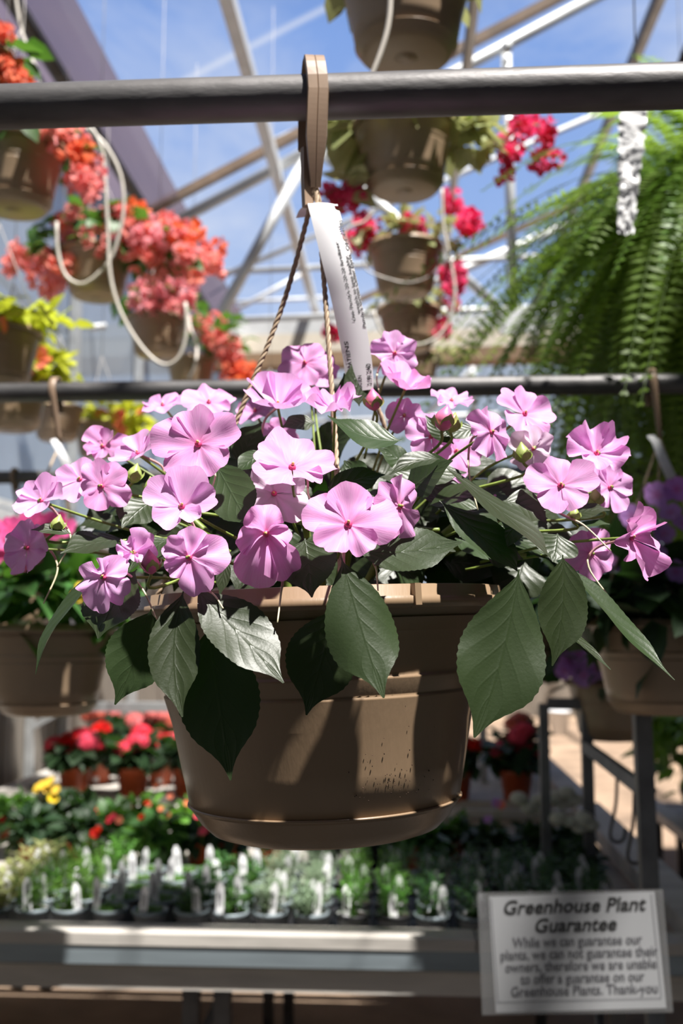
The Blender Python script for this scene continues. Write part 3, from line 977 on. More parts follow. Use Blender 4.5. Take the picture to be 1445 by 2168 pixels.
# --- flowers: (px, py, r_px, facing, depth, style dict, spur polyline in px or None)
FL = [
    (737, 1110, 105, (0.05, 0.42, 0.9), 0.700, dict(cup=0.04, ruffle=0.05, roll=-4, sizes=[0.9, 1.05, 1.0, 0.8, 0.85]), [(727, 1180), (735, 1240), (749, 1330)]),
    (385, 1072, 86, (0.12, 0.42, 0.9), 0.725, dict(cup=0.30, ruffle=0.05, roll=-8, sizes=[1.0, 0.85, 1.05, 0.65, 0.9]), [(408, 1110), (425, 1150), (440, 1165)]),
    (400, 1180, 86, (0.12, 0.12, 1), 0.705, dict(cup=-0.18, ruffle=0.14, fold=0.30, roll=-14, sizes=[0.85, 1.05, 0.75, 1.05, 0.7]), [(430, 1240), (455, 1262), (472, 1288)]),
    (563, 1130, 88, (0.0, -0.05, 1), 0.705, dict(cup=-0.30, ruffle=0.13, fold=0.42, roll=8, sizes=[0.95, 0.7, 0.8, 1.05, 1.12], droop=0.25), [(597, 1205), (594, 1260), (587, 1318)]),
    (618, 990, 100, (0.25, 0.75, 0.62), 0.750, dict(cup=0.12, ruffle=0.06, roll=-14, sizes=[1.15, 1.0, 0.9, 0.75, 1.05]), [(648, 1010), (652, 1045), (661, 1065)]),
    (580, 1045, 78, (-0.05, 0.1, 1), 0.785, dict(cup=-0.15, ruffle=0.08, roll=170, pale=True), None),
    (420, 940, 100, (-0.12, 0.32, 0.93), 0.755, dict(cup=0.06, ruffle=0.06, roll=10, sizes=[0.95, 1.0, 1.15, 0.85, 1.0]), [(432, 960), (455, 1000), (447, 1040)]),
    (588, 858, 80, (0.05, 0.80, 0.6), 0.860, dict(cup=0.55, ruffle=0.09, roll=-20), [(560, 890), (552, 940), (550, 985)]),
    (708, 868, 64, (0.0, 0.85, 0.5), 0.840, dict(cup=0.38, ruffle=0.14, fold=0.2, roll=20, sizes=[0.8, 1.05, 1.0, 0.7, 1.0]), None),
    (645, 768, 62, (-0.15, 0.35, 0.93), 0.960, dict(cup=-0.10, ruffle=0.06, roll=-22), [(655, 800), (660, 830), (668, 860)]),
    (675, 780, 48, (0.4, 0.3, 0.8), 0.985, dict(cup=0.1, ruffle=0.06, roll=40), None),
    (835, 748, 56, (0.25, 0.22, 0.95), 0.930, dict(cup=0.0, ruffle=0.14, fold=0.12, roll=12), [(805, 775), (797, 800), (802, 830)]),
    (858, 822, 70, (0.30, 0.75, 0.40), 0.890, dict(cup=0.45, ruffle=0.08, roll=60, sizes=[1.0, 1.1, 0.9, 0.8, 0.7]), None),
    (442, 852, 62, (0.05, 0.75, 0.66), 0.955, dict(cup=0.06, ruffle=0.06, roll=0), None),
    (345, 858, 52, (-0.2, 0.82, 0.45), 0.975, dict(cup=0.10, ruffle=0.06, roll=0), None),
    (292, 960, 66, (-0.45, 0.75, 0.45), 0.850, dict(cup=0.25, ruffle=0.06, roll=-30), [(340, 985), (348, 1010), (346, 1030)]),
    (218, 945, 56, (-0.25, 0.42, 0.85), 0.925, dict(cup=0.18, ruffle=0.08, roll=-25, sizes=[0.7, 1.15, 1.0, 0.7, 0.7]), None),
    (170, 1015, 62, (-0.2, 0.55, 0.8), 0.845, dict(cup=0.10, ruffle=0.05, roll=15), None),
    (215, 1030, 68, (0.12, 0.20, 0.97), 0.800, dict(cup=-0.05, ruffle=0.07, roll=25, sizes=[1.0, 0.95, 0.7, 1.0, 0.8]), None),
    (88, 1060, 62, (-0.25, 0.62, 0.75), 0.815, dict(cup=0.32, ruffle=0.05, roll=-10), [(118, 1085), (150, 1140), (122, 1200)]),
    (58, 1160, 66, (-0.50, 0.15, 0.8), 0.825, dict(cup=0.1, ruffle=0.09, roll=10), [(100, 1160), (122, 1205), (92, 1278)]),
    (220, 1222, 80, (-0.30, 0.25, 0.9), 0.745, dict(cup=-0.25, ruffle=0.10, fold=0.3, roll=20, sizes=[0.6, 0.7, 1.0, 0.9, 1.05]), [(262, 1212), (300, 1245), (332, 1312)]),
    (283, 1170, 56, (0.0, 0.5, 0.8), 0.765, dict(cup=0.25, ruffle=0.16, fold=0.3, roll=-40, sizes=[1.0, 1.0, 0.6, 0.6, 0.6]), None),
    (846, 1072, 76, (0.74, 0.0, 0.65), 0.725, dict(cup=-0.12, ruffle=0.11, fold=0.15, roll=0), [(793, 1170), (797, 1210), (800, 1258)]),
    (1040, 915, 66, (0.55, 0.15, 0.65), 0.800, dict(cup=-0.12, ruffle=0.08, fold=0.15, roll=-10), [(998, 930), (992, 1000), (1011, 1080)]),
    (1110, 876, 70, (0.35, 0.50, 0.75), 0.880, dict(cup=0.12, ruffle=0.07, roll=-16), None),
    (1128, 950, 54, (0.3, -0.2, 0.85), 0.860, dict(cup=-0.25, ruffle=0.10, fold=0.3, roll=0, pale=True), None),
    (1186, 1028, 78, (0.0, 0.42, 0.9), 0.800, dict(cup=0.04, ruffle=0.04, roll=4, sizes=[0.9, 1.05, 1.0, 0.9, 0.85]), [(1178, 1080), (1235, 1112), (1292, 1166)]),
    (1262, 960, 72, (0.1, 0.55, 0.75), 0.840, dict(cup=0.40, ruffle=0.16, roll=10), None),
    (1290, 1032, 60, (0.3, 0.25, 0.9), 0.865, dict(cup=0.05, ruffle=0.06, roll=-10), None),
    (1335, 1138, 84, (0.62, 0.1, 0.72), 0.800, dict(cup=0.22, ruffle=0.15, fold=0.2, roll=-25, sizes=[0.9, 0.8, 0.6, 1.1, 0.9]), [(1262, 1160), (1245, 1200), (1296, 1274)]),
    (1250, 1172, 62, (0.15, 0.1, 0.95), 0.860, dict(cup=-0.15, ruffle=0.11, fold=0.2, roll=30), None),
    (955, 848, 48, (0.15, 0.82, 0.45), 0.930, dict(cup=0.12, ruffle=0.08, roll=0), None),
    (912, 925, 60, (0.2, 0.15, 0.95), 0.860, dict(cup=-0.1, ruffle=0.08, fold=0.2, roll=0), None),
    (965, 955, 56, (0.1, 0.4, 0.9), 0.880, dict(cup=0.0, ruffle=0.08, roll=30), None),
    (855, 880, 42, (0.1, -0.1, 0.95), 0.910, dict(cup=-0.2, ruffle=0.1, fold=0.2, roll=0), None),
    (590, 925, 48, (0.3, -0.1, 0.9), 0.935, dict(cup=-0.2, ruffle=0.1, fold=0.2, roll=0), None),
    (1050, 1072, 26, (0.2, 0.3, 0.9), 0.900, dict(cup=0.0, ruffle=0.1, roll=0), None),
    (955, 1010, 34, (-0.1, 0.3, 0.9), 0.905, dict(cup=0.0, ruffle=0.1, roll=0), None),
    (540, 870, 50, (-0.2, 0.7, 0.6), 0.97, dict(cup=0.1, ruffle=0.1, roll=0), None),
]
core = P(690, 1180, 0.92)                  # heart of the plant above the soil
for i, (px, py, rp, fc, Y, st, sp) in enumerate(FL):
    st = dict(st)
    pale = st.pop('pale', False)
    C = P(px, py, Y)
    Rr = rp * Y / F
    Nv = CV(*fc)
    m = MB()
    petals(m, C, Nv, st.pop('roll', 0), Rr, seed=100 + i, **st)
    fl = m.build('flower', M['petal_pale' if pale else 'petal'], main, origin=base)
    # throat and anther
    m = MB()
    for k in range(1):
        q = [C + Nv * Rr * z for z in (-0.06, 0.02, 0.06, 0.075)]
        m.tube(q, [Rr * a for a in (0.055, 0.085, 0.065, 0.02)], 10)
    m.build('flower_eye', M['eye'], fl, origin=base)
    m = MB()
    q = [C + Nv * Rr * z + UP * Rr * 0.02 for z in (0.05, 0.10, 0.13)]
    m.tube(q, [Rr * a for a in (0.03, 0.035, 0.012)], 8)
    m.build('anther', M['anther'], fl, origin=base)
    back = C - Nv * Rr * 0.07
    # calyx and flower stalk
    tgt = back.lerp(core, 0.45) + Vector((0, 0.01, -0.012))
    m = MB()
    m.tube(bez([C - Nv * Rr * 0.02, back, back.lerp(tgt, 0.4) - Nv * 0.012 + Vector((0, 0, 0.004)), tgt], 12), [0.0022, 0.0017] + [0.0012] * 11, 7)
    m.build('flower_stalk', M['stem'], fl, origin=base)
    if sp:
        n = len(sp)
        pts3 = [C - Nv * Rr * 0.05] + [P(a, c, Y + (0.016 if q < len(sp) - 1 else 0.004)) for q, (a, c) in enumerate(sp)]
        line = bez(pts3, 18)
        k = len(line)
        m = MB()
        h = int(k * 0.55)
        m.tube(line[:h + 1], [0.0013 - 0.0006 * j / k for j in range(h + 1)], 7, 0)
        m.tube(line[h:], [0.0013 - 0.0008 * j / k for j in range(h, k)], 7, 1)
        m.build('nectar_spur', [M['spur'], M['spur_tip']], fl, origin=base)

# --- buds
BUDS = [(790, 848, 0.86, 22, 'bud'), (940, 887, 0.82, 26, 'bud'), (318, 1192, 0.74, 24, 'bud'), (285, 1004, 0.83, 20, 'bud_green'), (320, 1030, 0.83, 18, 'bud_green'),
        (958, 897, 0.84, 20, 'bud_green'), (1105, 960, 0.85, 20, 'bud_green'), (1215, 1090, 0.82, 14, 'bud_green'), (1260, 1055, 0.845, 18, 'bud_green'), (122, 1110, 0.81, 18, 'bud_green')]
for i, (px, py, Y, rp, mt) in enumerate(BUDS):
    C = P(px, py, Y)
    Rr = rp * Y / F
    ax = (UP + RIGHT * (0.25 if i % 2 else -0.1)).normalized()
    m = MB()
    line = [C + ax * Rr * a for a in (-1.0, -0.8, -0.4, 0.0, 0.5, 0.9, 1.25)]
    m.tube(line, [Rr * a for a in (0.15, 0.5, 0.82, 0.86, 0.62, 0.28, 0.03)], 12)
    bd = m.build('flower_bud', M[mt], main, origin=base)
    m = MB()
    for k in range(4):
        an = k * 1.57 + 0.4
        sd = RIGHT * math.cos(an) + FWD * math.sin(an)
        leaf_mesh(m, C - ax * Rr * 0.95, C + ax * Rr * 0.35 + sd * Rr * 1.0, Rr * 1.0, sd, bend=sd * Rr * 0.5, nu=8, nv=5, teeth=0, wav=0)
    m.build('sepals', M['bud_green'], bd, origin=base)
    m = MB()
    m.tube(bez([C - ax * Rr * 0.9, C - ax * Rr * 2.2 + Vector((0, 0.006, 0)), C.lerp(core, 0.4)], 10), 0.0013, 7)
    m.build('bud_stalk', M['stem'], bd, origin=base)

# --- leaves: base px, tip px, width px, depths, bend px, facing, options
LV = [
    ((850, 932), (693, 880), 92, 0.780, 0.760, (-10, 30), (0.15, 0.75, 0.6), dict(fold=0.16, ctr=0.42)),
    ((452, 975), (530, 1115), 96, 0.790, 0.745, (10, 20), (-0.35, 0.55, 0.8), dict()),
    ((755, 1172), (978, 1148), 112, 0.735, 0.730, (0, 14), (0.1, 0.65, 0.75), dict(ctr=0.5, fold=0.1)),
    ((925, 975), (1163, 1180), 88, 0.800, 0.745, (70, 45), (0.5, 0.75, 0.5), dict(ctr=0.5)),
    ((930, 1060), (1095, 1210), 105, 0.800, 0.765, (45, 30), (0.35, 0.7, 0.7), dict()),
    ((1098, 1205), (1003, 1562), 174, 0.715, 0.695, (20, 10), (0.25, 0.45, 0.9), dict(ctr=0.52, fold=0.08, wav=0.07)),
    ((722, 1180), (812, 1478), 142, 0.700, 0.680, (0, 10), (0.15, 0.25, 0.95), dict(ctr=0.5, curl=0.35)),
    ((712, 1285), (648, 1514), 140, 0.728, 0.722, (0, 0), (-0.15, -0.05, 1), dict(ctr=0.45)),
    ((412, 1245), (600, 1446), 128, 0.722, 0.690, (20, 12), (0.2, 0.65, 0.75), dict(ctr=0.45, fold=0.14)),
    ((440, 1322), (488, 1652), 162, 0.725, 0.715, (0, 0), (-0.05, 0.02, 1), dict(ctr=0.45, fold=0.05)),
    ((388, 1252), (386, 1518), 100, 0.720, 0.695, (-36, 0), (0.1, 0.45, 0.9), dict(ctr=0.48, fold=0.25)),
    ((320, 1290), (243, 1492), 122, 0.750, 0.742, (10, 0), (0.2, -0.35, 0.9), dict(ctr=0.45)),
    ((290, 1205), (208, 1352), 140, 0.765, 0.745, (-20, 0), (-0.35, 0.6, 0.75), dict(ctr=0.5, wav=0.03)),
    ((235, 1190), (76, 1428), 62, 0.790, 0.770, (-60, 10), (-0.75, 0.45, 0.5), dict(fold=0.3)),
    ((258, 1140), (128, 1172), 92, 0.815, 0.785, (0, -10), (-0.2, 0.75, 0.6), dict()),
    ((645, 1140), (660, 1265), 118, 0.730, 0.712, (0, 0), (-0.1, 0.1, 1), dict(ctr=0.42)),
    ((1195, 1195), (1427, 1440), 76, 0.775, 0.750, (5, 25), (0.65, 0.55, 0.55), dict(fold=0.35, ctr=0.4)),
    ((1168, 1310), (1292, 1418), 30, 0.80, 0.79, (0, -5), (0.3, 0.8, 0.5), dict()),
    ((1190, 1175), (1168, 1410), 108, 0.745, 0.735, (20, 0), (0.3, 0.15, 0.9), dict()),
    ((322, 1060), (258, 1118), 84, 0.825, 0.80, (-6, -6), (-0.1, 0.45, 0.9), dict()),
    ((505, 985), (554, 893), 66, 0.860, 0.865, (-8, 0), (0.2, 0.25, 0.95), dict()),
    ((668, 895), (596, 905), 52, 0.87, 0.86, (0, -8), (0, 0.7, 0.7), dict()),
    ((765, 1025), (728, 975), 60, 0.80, 0.80, (0, 0), (0, 0.3, 0.95), dict()),
    ((870, 985), (800, 950), 56, 0.84, 0.83, (0, 0), (0.1, 0.5, 0.8), dict()),
    ((930, 972), (825, 1006), 46, 0.79, 0.775, (0, -22), (0, 0.7, 0.7), dict(fold=0.3)),
    ((690, 1045), (815, 1005), 70, 0.775, 0.79, (0, -15), (0, 0.7, 0.7), dict()),
    ((960, 940), (900, 880), 34, 0.85, 0.86, (-5, 0), (-0.3, 0.4, 0.8), dict()),
    ((1010, 905), (930, 925), 40, 0.86, 0.85, (0, 0), (0, 0.6, 0.8), dict()),
    ((760, 860), (745, 765), 48, 0.885, 0.89, (0, 0), (0.3, 0.2, 0.9), dict()),
    ((745, 850), (728, 790), 40, 0.90, 0.90, (0, 0), (-0.4, 0.3, 0.9), dict()),
    ((1195, 1100), (1290, 1080), 44, 0.83, 0.82, (0, -14), (0.2, 0.7, 0.6), dict()),
    ((1215, 1115), (1290, 1110), 24, 0.825, 0.815, (0, -8), (0.1, 0.8, 0.5), dict()),
    ((1110, 1100), (1062, 1170), 70, 0.80, 0.785, (-20, -10), (-0.4, 0.5, 0.7), dict()),
    ((150, 1130), (66, 1122), 34, 0.81, 0.80, (0, -10), (-0.2, 0.75, 0.6), dict()),
    ((480, 1180), (465, 1260), 26, 0.74, 0.735, (0, 0), (0, 0.3, 0.9), dict()),
    ((560, 960), (500, 1000), 50, 0.83, 0.82, (0, -10), (0, 0.7, 0.7), dict()),
    ((1180, 1130), (1170, 1190), 90, 0.79, 0.775, (0, 0), (0.1, 0.3, 0.9), dict()),
]
k_leaf = 0
def add_leaf(b0, t0, wd, y0, y1, bend, fc, opt, seed):
    m = MB()
    ym = (y0 + y1) / 2
    bv = (RIGHT * bend[0] - UP * bend[1]) * ym / F
    leaf_mesh(m, P(*b0, y0), P(*t0, y1), wd * ym / F, CV(*fc), bend=bv, seed=seed, **opt)
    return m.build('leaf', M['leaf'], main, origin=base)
for i, (b0, t0, wd, y0, y1, bend, fc, opt) in enumerate(LV):
    add_leaf(b0, t0, wd, y0, y1, bend, fc, opt, 500 + i)
# inner leaves filling the mound
rng = random.Random(11)
for i in range(62):
    an = rng.uniform(0, 6.283)
    rr = math.sqrt(rng.uniform(0.02, 1))
    bx, by = 690 + 420 * rr * math.cos(an), 1090 + 120 * rr * math.sin(an)
    Y = rng.uniform(0.80, 1.05)
    ln = rng.uniform(95, 170)
    dx = (bx - 690) / 420
    a2 = math.atan2(0.35 + (by - 1090) / 200 + rng.gauss(0, 0.35), dx * 1.2 + rng.gauss(0, 0.35))
    tx, ty = bx + ln * math.cos(a2), by + ln * math.sin(a2) * 0.8
    tx = min(1230, max(140, tx))
    ty = min(1255, max(915, ty))
    add_leaf((bx, by), (tx, ty), rng.uniform(62, 100), Y, Y - rng.uniform(-0.03, 0.05), (rng.gauss(0, 10), -rng.uniform(0, 22)),
             (dx * 0.5 + rng.gauss(0, 0.2), 0.6 + rng.gauss(0, 0.2), 0.7), dict(nu=20, nv=7), 900 + i)
m = MB()
for i in range(120):
    an = rng.uniform(0, 6.283)
    rr = math.sqrt(rng.uniform(0.0, 1))
    bx, by = 700 + 430 * rr * math.cos(an), 1090 + 125 * rr * math.sin(an)
    Y = rng.uniform(0.86, 1.10)
    a2 = math.atan2(0.5 + rng.gauss(0, 0.5), (bx - 700) / 430 + rng.gauss(0, 0.5))
    ln = rng.uniform(90, 150)
    tx, ty = min(1200, max(170, bx + ln * math.cos(a2))), min(1252, max(925, by + ln * math.sin(a2) * 0.8))
    ym = Y
    leaf_mesh(m, P(bx, by, Y), P(tx, ty, Y + rng.uniform(-0.03, 0.03)), rng.uniform(75, 105) * Y / F, CV(rng.gauss(0, 0.3), 0.6, 0.7), bend=UP * rng.uniform(0, 0.008), seed=1300 + i, nu=12, nv=5)
for k, (bx, by, tx, ty, Y) in enumerate([(1090, 1185, 965, 1250, 0.97), (1075, 1175, 1010, 1262, 0.95), (1000, 1170, 900, 1255, 0.98), (1110, 1190, 1080, 1290, 0.93), (560, 1180, 500, 1262, 0.85), (820, 1180, 860, 1262, 0.9), (640, 1180, 700, 1262, 0.95)]):
    leaf_mesh(m, P(bx, by, Y), P(tx, ty, Y - 0.02), 110 * Y / F, CV(0.1, 0.5, 0.8), bend=UP * 0.01, seed=1500 + k, nu=14, nv=7)
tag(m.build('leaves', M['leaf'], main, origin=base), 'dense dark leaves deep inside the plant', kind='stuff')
# stems from the soil outward
for i in range(16):
    an = rng.uniform(0, 6.283)
    s0 = base + Vector((0.05 * math.cos(an), 0.05 * math.sin(an), 0.185))
    e0 = base + Vector((0.20 * math.cos(an), 0.13 * math.sin(an) + 0.02, 0.26 + rng.uniform(-0.03, 0.04)))
    m = MB()
    m.tube(bez([s0, s0.lerp(e0, 0.5) + Vector((0, 0, 0.03)), e0], 12), [0.0042 - 0.0002 * j for j in range(13)], 8)
    m.build('stem', M['stem'], main, origin=base)

# ------------------------------------------------------------------ text helper
def text_mesh(body, size, bold=0.0, shear=0.0, align='CENTER', space=1.0):
    cu = bpy.data.curves.new('t', 'FONT')
    cu.body = body
    cu.size = size
    cu.align_x = align
    cu.shear = shear
    cu.offset = bold
    cu.space_character = space
    cu.resolution_u = 3
    ob = bpy.data.objects.new('t', cu)
    COL.objects.link(ob)
    dg = bpy.context.evaluated_depsgraph_get()
    ev = ob.evaluated_get(dg)
    me = ev.to_mesh()
    vs = [v.co.copy() for v in me.vertices]
    fs = [tuple(p.vertices) for p in me.polygons]
    ev.to_mesh_clear()
    bpy.data.objects.remove(ob)
    bpy.data.curves.remove(cu)
    return vs, fs


# plant tag curled over the hook
tl = [P(626, 462, 0.935), P(634, 445, 0.922), P(650, 433, 0.908), P(654, 445, 0.898), P(680, 550, 0.892), P(702, 640, 0.892), P(722, 740, 0.893), P(731, 800, 0.893), P(734, 832, 0.894)]
tr_ = [P(678, 455, 0.940), P(695, 440, 0.925), P(712, 434, 0.908), P(718, 447, 0.898), P(745, 550, 0.886), P(765, 640, 0.884), P(783, 740, 0.884), P(789, 790, 0.885), P(790, 824, 0.886)]
LL, RRr = bez(tl, 192), bez(tr_, 192)
nL = len(LL)
def tag_pt(s, t, off=0.0):
    """s 0..1 along the strip from the curl to the low end, t 0..1 across"""
    x = min(max(s, 0), 1) * (nL - 1)
    i = min(int(x), nL - 2)
    f = x - i
    a = LL[i].lerp(LL[i + 1], f); c = RRr[i].lerp(RRr[i + 1], f)
    p = a.lerp(c, t)
    d = (LL[min(i + 5, nL - 1)] - LL[max(i - 4, 0)]).normalized()
    nn = (c - a).cross(d).normalized()
    if nn.dot(FWD) > 0 and s > 0.3:
        nn = -nn
    bulge = 0.0015 * math.sin(math.pi * t) * (1 if s > 0.3 else 0)
    return p + nn * (off + bulge)
m = MB()
nt_ = 17
for side, off in ((0, 0.0), (1, -0.0004)):
    rows = []
    for i in range(nL):
        s = i / (nL - 1)
        row = []
        for j in range(nt_):
            t = j / (nt_ - 1)
            if t > 0.75:      # two notches punched in the right edge
                for s0, rr in ((0.355, 0.020), (0.435, 0.024)):
                    d = abs(s - s0)
                    if d < rr:
                        t = min(t, 1 - 0.22 * math.sqrt(1 - (d / rr) ** 2) * (t - 0.75) / 0.25)
            row.append(tag_pt(s, t, off))
        rows.append(row)
    m.grid(rows)
ptag = thing('plant_tag', 'long white printed plant tag curled through the hook of the pink impatiens basket', 'plant tag', LL[0])
m.build('tag_strip', M['paper'], ptag, origin=LL[0])
def proj(p):
    d = p - CAM
    z = d.dot(FWD)
    return 722.5 + F * d.dot(RIGHT) / z, 1084 - F * d.dot(UP) / z
def tag_st(px, py):
    best = (1e9, 0, 0)
    for i in range(60, 401):
        for j in range(0, 21):
            a, c = proj(tag_pt(i / 400, j / 20))
            e = (a - px) ** 2 + (c - py) ** 2
            if e < best[0]:
                best = (e, i / 400, j / 20)
    return best[1], best[2]
Ltag = sum((LL[i + 1] - LL[i]).length for i in range(nL - 1))
Wt = (RRr[120] - LL[120]).length
def tag_text(body, width_px, high, start, bold=0.0):
    """letters run up the strip from the picture spot start; high = letter height"""
    vs, fs = text_mesh(body, high, bold, align='LEFT')
    k = width_px * 0.89 / F / max(v.x for v in vs)
    s0, t0 = tag_st(*start)
    mm = MB()
    for v in vs:
        mm.vert(tag_pt(s0 - v.x * k / Ltag, t0 - v.y / Wt, 0.0003))
    for f in fs:
        mm.face(f)
    mm.build('lettering', M['ink'], ptag, origin=LL[0], smooth=False)
tag_text("Use Pandy's 20-20-20 fertilizer", 117, 0.0040, (754, 681), 0.00003)
tag_text("weekly to keep healthy.", 90, 0.0040, (762, 664), 0.00003)
tag_text("Pandy's Garden Center Elyria, OH 44035", 154, 0.0040, (775, 695), 0.00003)
tag_text("SUNPATIENS", 86, 0.0058, (747, 800), 0.00012)
tag_text("LILAC SUN", 66, 0.0055, (766, 830), 0.00010)
tag_text("21.99 2/40", 80, 0.0062, (786, 815), 0.00012)

# ------------------------------------------------------------------ background baskets
def bract_cluster(seed, n=9, size=0.024, spread=0.028):
    rnd = random.Random(seed)
    m = MB()
    for k in range(n):
        d = Vector((rnd.gauss(0, 1), rnd.gauss(0, 1), rnd.gauss(0, 1))).normalized()
        p = d * rnd.uniform(0.2, 1) * spread
        nn = Vector((rnd.gauss(0, 1), rnd.gauss(0, 1), rnd.gauss(0, 1)))
        ax = (d + nn * 0.3).normalized()
        sd = ax.cross(nn).normalized()
        for q in range(3):                # three papery bracts form one bloom
            a = q * 2.0944
            o2 = sd * math.cos(a) + ax.cross(sd) * math.sin(a)
            L = size * rnd.uniform(0.8, 1.2)
            leaf_mesh(m, p, p + ax * L * 0.75 + o2 * L * 0.6, L * 0.85, o2 * -1 + ax * 0.5, bend=o2 * L * 0.25, nu=5, nv=5, teeth=0, wav=0.06, seed=seed * 31 + k * 3 + q, ctr=0.5)
    me = m.build('bract_cluster_source', M['bract_coral'])
    data = me.data
    bpy.data.objects.remove(me)
    return data

def with_mat(me, mat):
    c = me.copy()
    c.materials.clear()
    c.materials.append(mat)
    return c
CL = [bract_cluster(s) for s in (1, 2, 3)]
CLM = {k: [with_mat(c, M[k]) for c in CL] for k in ('bract_coral', 'bract_rose', 'bract_orange', 'bract_pink')}

def simple_flower(seed, mat, Rr=0.028):
    m = MB()
    rnd = random.Random(seed)
    # built facing +Z
    for i in range(5):
        th = i * 1.2566 + rnd.uniform(-0.1, 0.1)
        rows, uvs = [], []
        for iu in range(5):
            u = iu / 4
            row, ur = [], []
            for iv in range(7):
                v = -1 + iv / 3
                rho = (1 - 0.3 * abs(v) ** 2.4 - 0.06 * math.exp(-(v / 0.2) ** 2)) * u * Rr
                f = th + v * 1.05 * (0.55 + 0.2 * u)
                row.append(Vector((rho * math.cos(f), rho * math.sin(f), Rr * (0.10 * u * u + 0.05 * u * math.sin(v * 4 + i)))))
                ur.append((u, (v + 1) / 2))
            rows.append(row); uvs.append(ur)
        m.grid(rows, uvs)
    o = m.build('flower_source', M[mat]); d = o.data; bpy.data.objects.remove(o)
    return d
SF = {k: [simple_flower(s, k) for s in (5, 6)] for k in ('petal_hot', 'petal_lilac', 'yellow', 'red', 'bract_orange', 'salmon')}


def leaf_cloud(mb, c, rad, n, L, W, seed, flat=0.6, out=0.6, droop=0.35):
    rnd = random.Random(seed)
    c = Vector(c)
    for k in range(n):
        d = Vector((rnd.gauss(0, 1), rnd.gauss(0, 1), rnd.gauss(0, 1) * flat + 0.25)).normalized()
        q = rnd.uniform(0.35, 1.0)
        p = c + Vector((d.x * rad[0], d.y * rad[1], d.z * rad[2])) * q
        dr = (d * out + Vector((rnd.gauss(0, 0.5), rnd.gauss(0, 0.5), rnd.gauss(-0.15, 0.4)))).normalized()
        nn = (Vector((0, 0, 1)) + Vector((rnd.gauss(0, 0.4), rnd.gauss(0, 0.4), 0))).normalized()
        s = rnd.uniform(0.7, 1.25)
        mb.quadleaf(p, dr, nn, L * s, W * s, droop=droop * rnd.uniform(0.3, 1.4))


def hang_wires(root, r, h, top, mat='wire', n=3, apex=0.30, rad=0.0014):
    """bare wires from the rim to an apex, then one wire up to top (height over the pot base)"""
    for k in range(n):
        a = R(20 + 360 / n * k)
        m = MB(); m.tube([Vector((r * 0.98 * math.cos(a), r * 0.98 * math.sin(a), h * 0.97)), Vector((0, 0, h + apex))], rad, 6)
        m.build('hanger_wire', M[mat], root)
    m = MB(); m.tube([Vector((0, 0, h + apex)), Vector((0.004, 0, top))], rad, 6); m.build('hanger_wire', M[mat], root)


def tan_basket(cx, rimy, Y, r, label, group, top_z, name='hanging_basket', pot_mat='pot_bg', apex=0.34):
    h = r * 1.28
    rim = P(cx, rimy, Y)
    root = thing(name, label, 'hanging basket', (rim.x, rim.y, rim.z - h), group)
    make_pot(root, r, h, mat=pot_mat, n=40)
    if top_z == 'roof':
        top_z = zroof(max(rim.x, XE)) + 0.03
    if top_z:
        hang_wires(root, r, h, top_z - (rim.z - h), apex=apex)
    return root, Vector((rim.x, rim.y, rim.z - h)), h


def scatter_px(root, o, meshes, pxs, Y, name, seed, dy=0.10, scale=1.0):
    """blooms placed about picture spots given as (px, py, spread x, spread y, count)"""
    rnd = random.Random(seed)
    for (px, py, sx, sy, n) in pxs:
        for k in range(n):
            a = rnd.uniform(0, 6.283); q = math.sqrt(rnd.random())
            p = P(px + sx * q * math.cos(a), py + sy * q * math.sin(a), Y + rnd.uniform(-dy, dy))
            inst(rnd.choice(meshes), name, root, p - o, (rnd.uniform(0, 6.28), rnd.uniform(0, 6.28), rnd.uniform(0, 6.28)), scale * rnd.uniform(0.8, 1.2))


GC = 'coral bougainvillea baskets'
GP = 'magenta bougainvillea baskets'
# coral row
root, o, h = tan_basket(34, 312, 2.62, 0.140, 'coral bougainvillea basket, nearest and highest of its row at the picture edge', GC, ZA)
m = MB(); leaf_cloud(m, (0, 0, h + 0.02), (0.17, 0.17, 0.07), 90, 0.07, 0.05, 21); m.build('foliage', M['leaf_bg'], root)
scatter_px(root, o, CLM['bract_coral'], [(180, 350, 26, 45, 9), (150, 300, 30, 15, 3), (110, 285, 40, 10, 4), (190, 390, 18, 18, 4)], 2.62, 'flower_cluster', 1, scale=0.95)
scatter_px(root, o, CLM['bract_orange'], [(150, 320, 30, 20, 3), (0, 70, 10, 12, 1)], 2.62, 'flower_cluster', 2, scale=0.9)
root, o, h = tan_basket(206, 533, 3.72, 0.142, 'coral bougainvillea basket with the widest spray of blooms, white tubes looping past it', GC, ZA)
m = MB(); leaf_cloud(m, (0, 0, h + 0.05), (0.24, 0.2, 0.12), 120, 0.075, 0.055, 22)
leaf_cloud(m, Vector(P(330, 540, 3.7)) - o, (0.14, 0.1, 0.10), 60, 0.08, 0.06, 23); m.build('foliage', M['leaf_bg'], root)
scatter_px(root, o, CLM['bract_coral'], [(330, 520, 75, 65, 20), (220, 480, 100, 35, 16), (410, 560, 45, 30, 9), (100, 575, 35, 35, 8), (30, 545, 28, 22, 4)], 3.72, 'flower_cluster', 3, dy=0.16, scale=1.35)
scatter_px(root, o, CLM['bract_orange'], [(250, 455, 50, 20, 4), (420, 480, 15, 10, 2), (370, 500, 60, 40, 6), (462, 524, 6, 6, 1)], 3.72, 'flower_cluster', 4, dy=0.16, scale=1.1)
scatter_px(root, o, CLM['bract_rose'], [(350, 490, 60, 35, 8), (170, 500, 40, 25, 6), (110, 600, 20, 20, 4)], 3.68, 'flower_cluster', 5, dy=0.14, scale=1.3)
root, o, h = tan_basket(333, 674, 4.45, 0.140, 'coral bougainvillea basket with pale rose blooms, a white tube looped under its rim', GC, ZA)
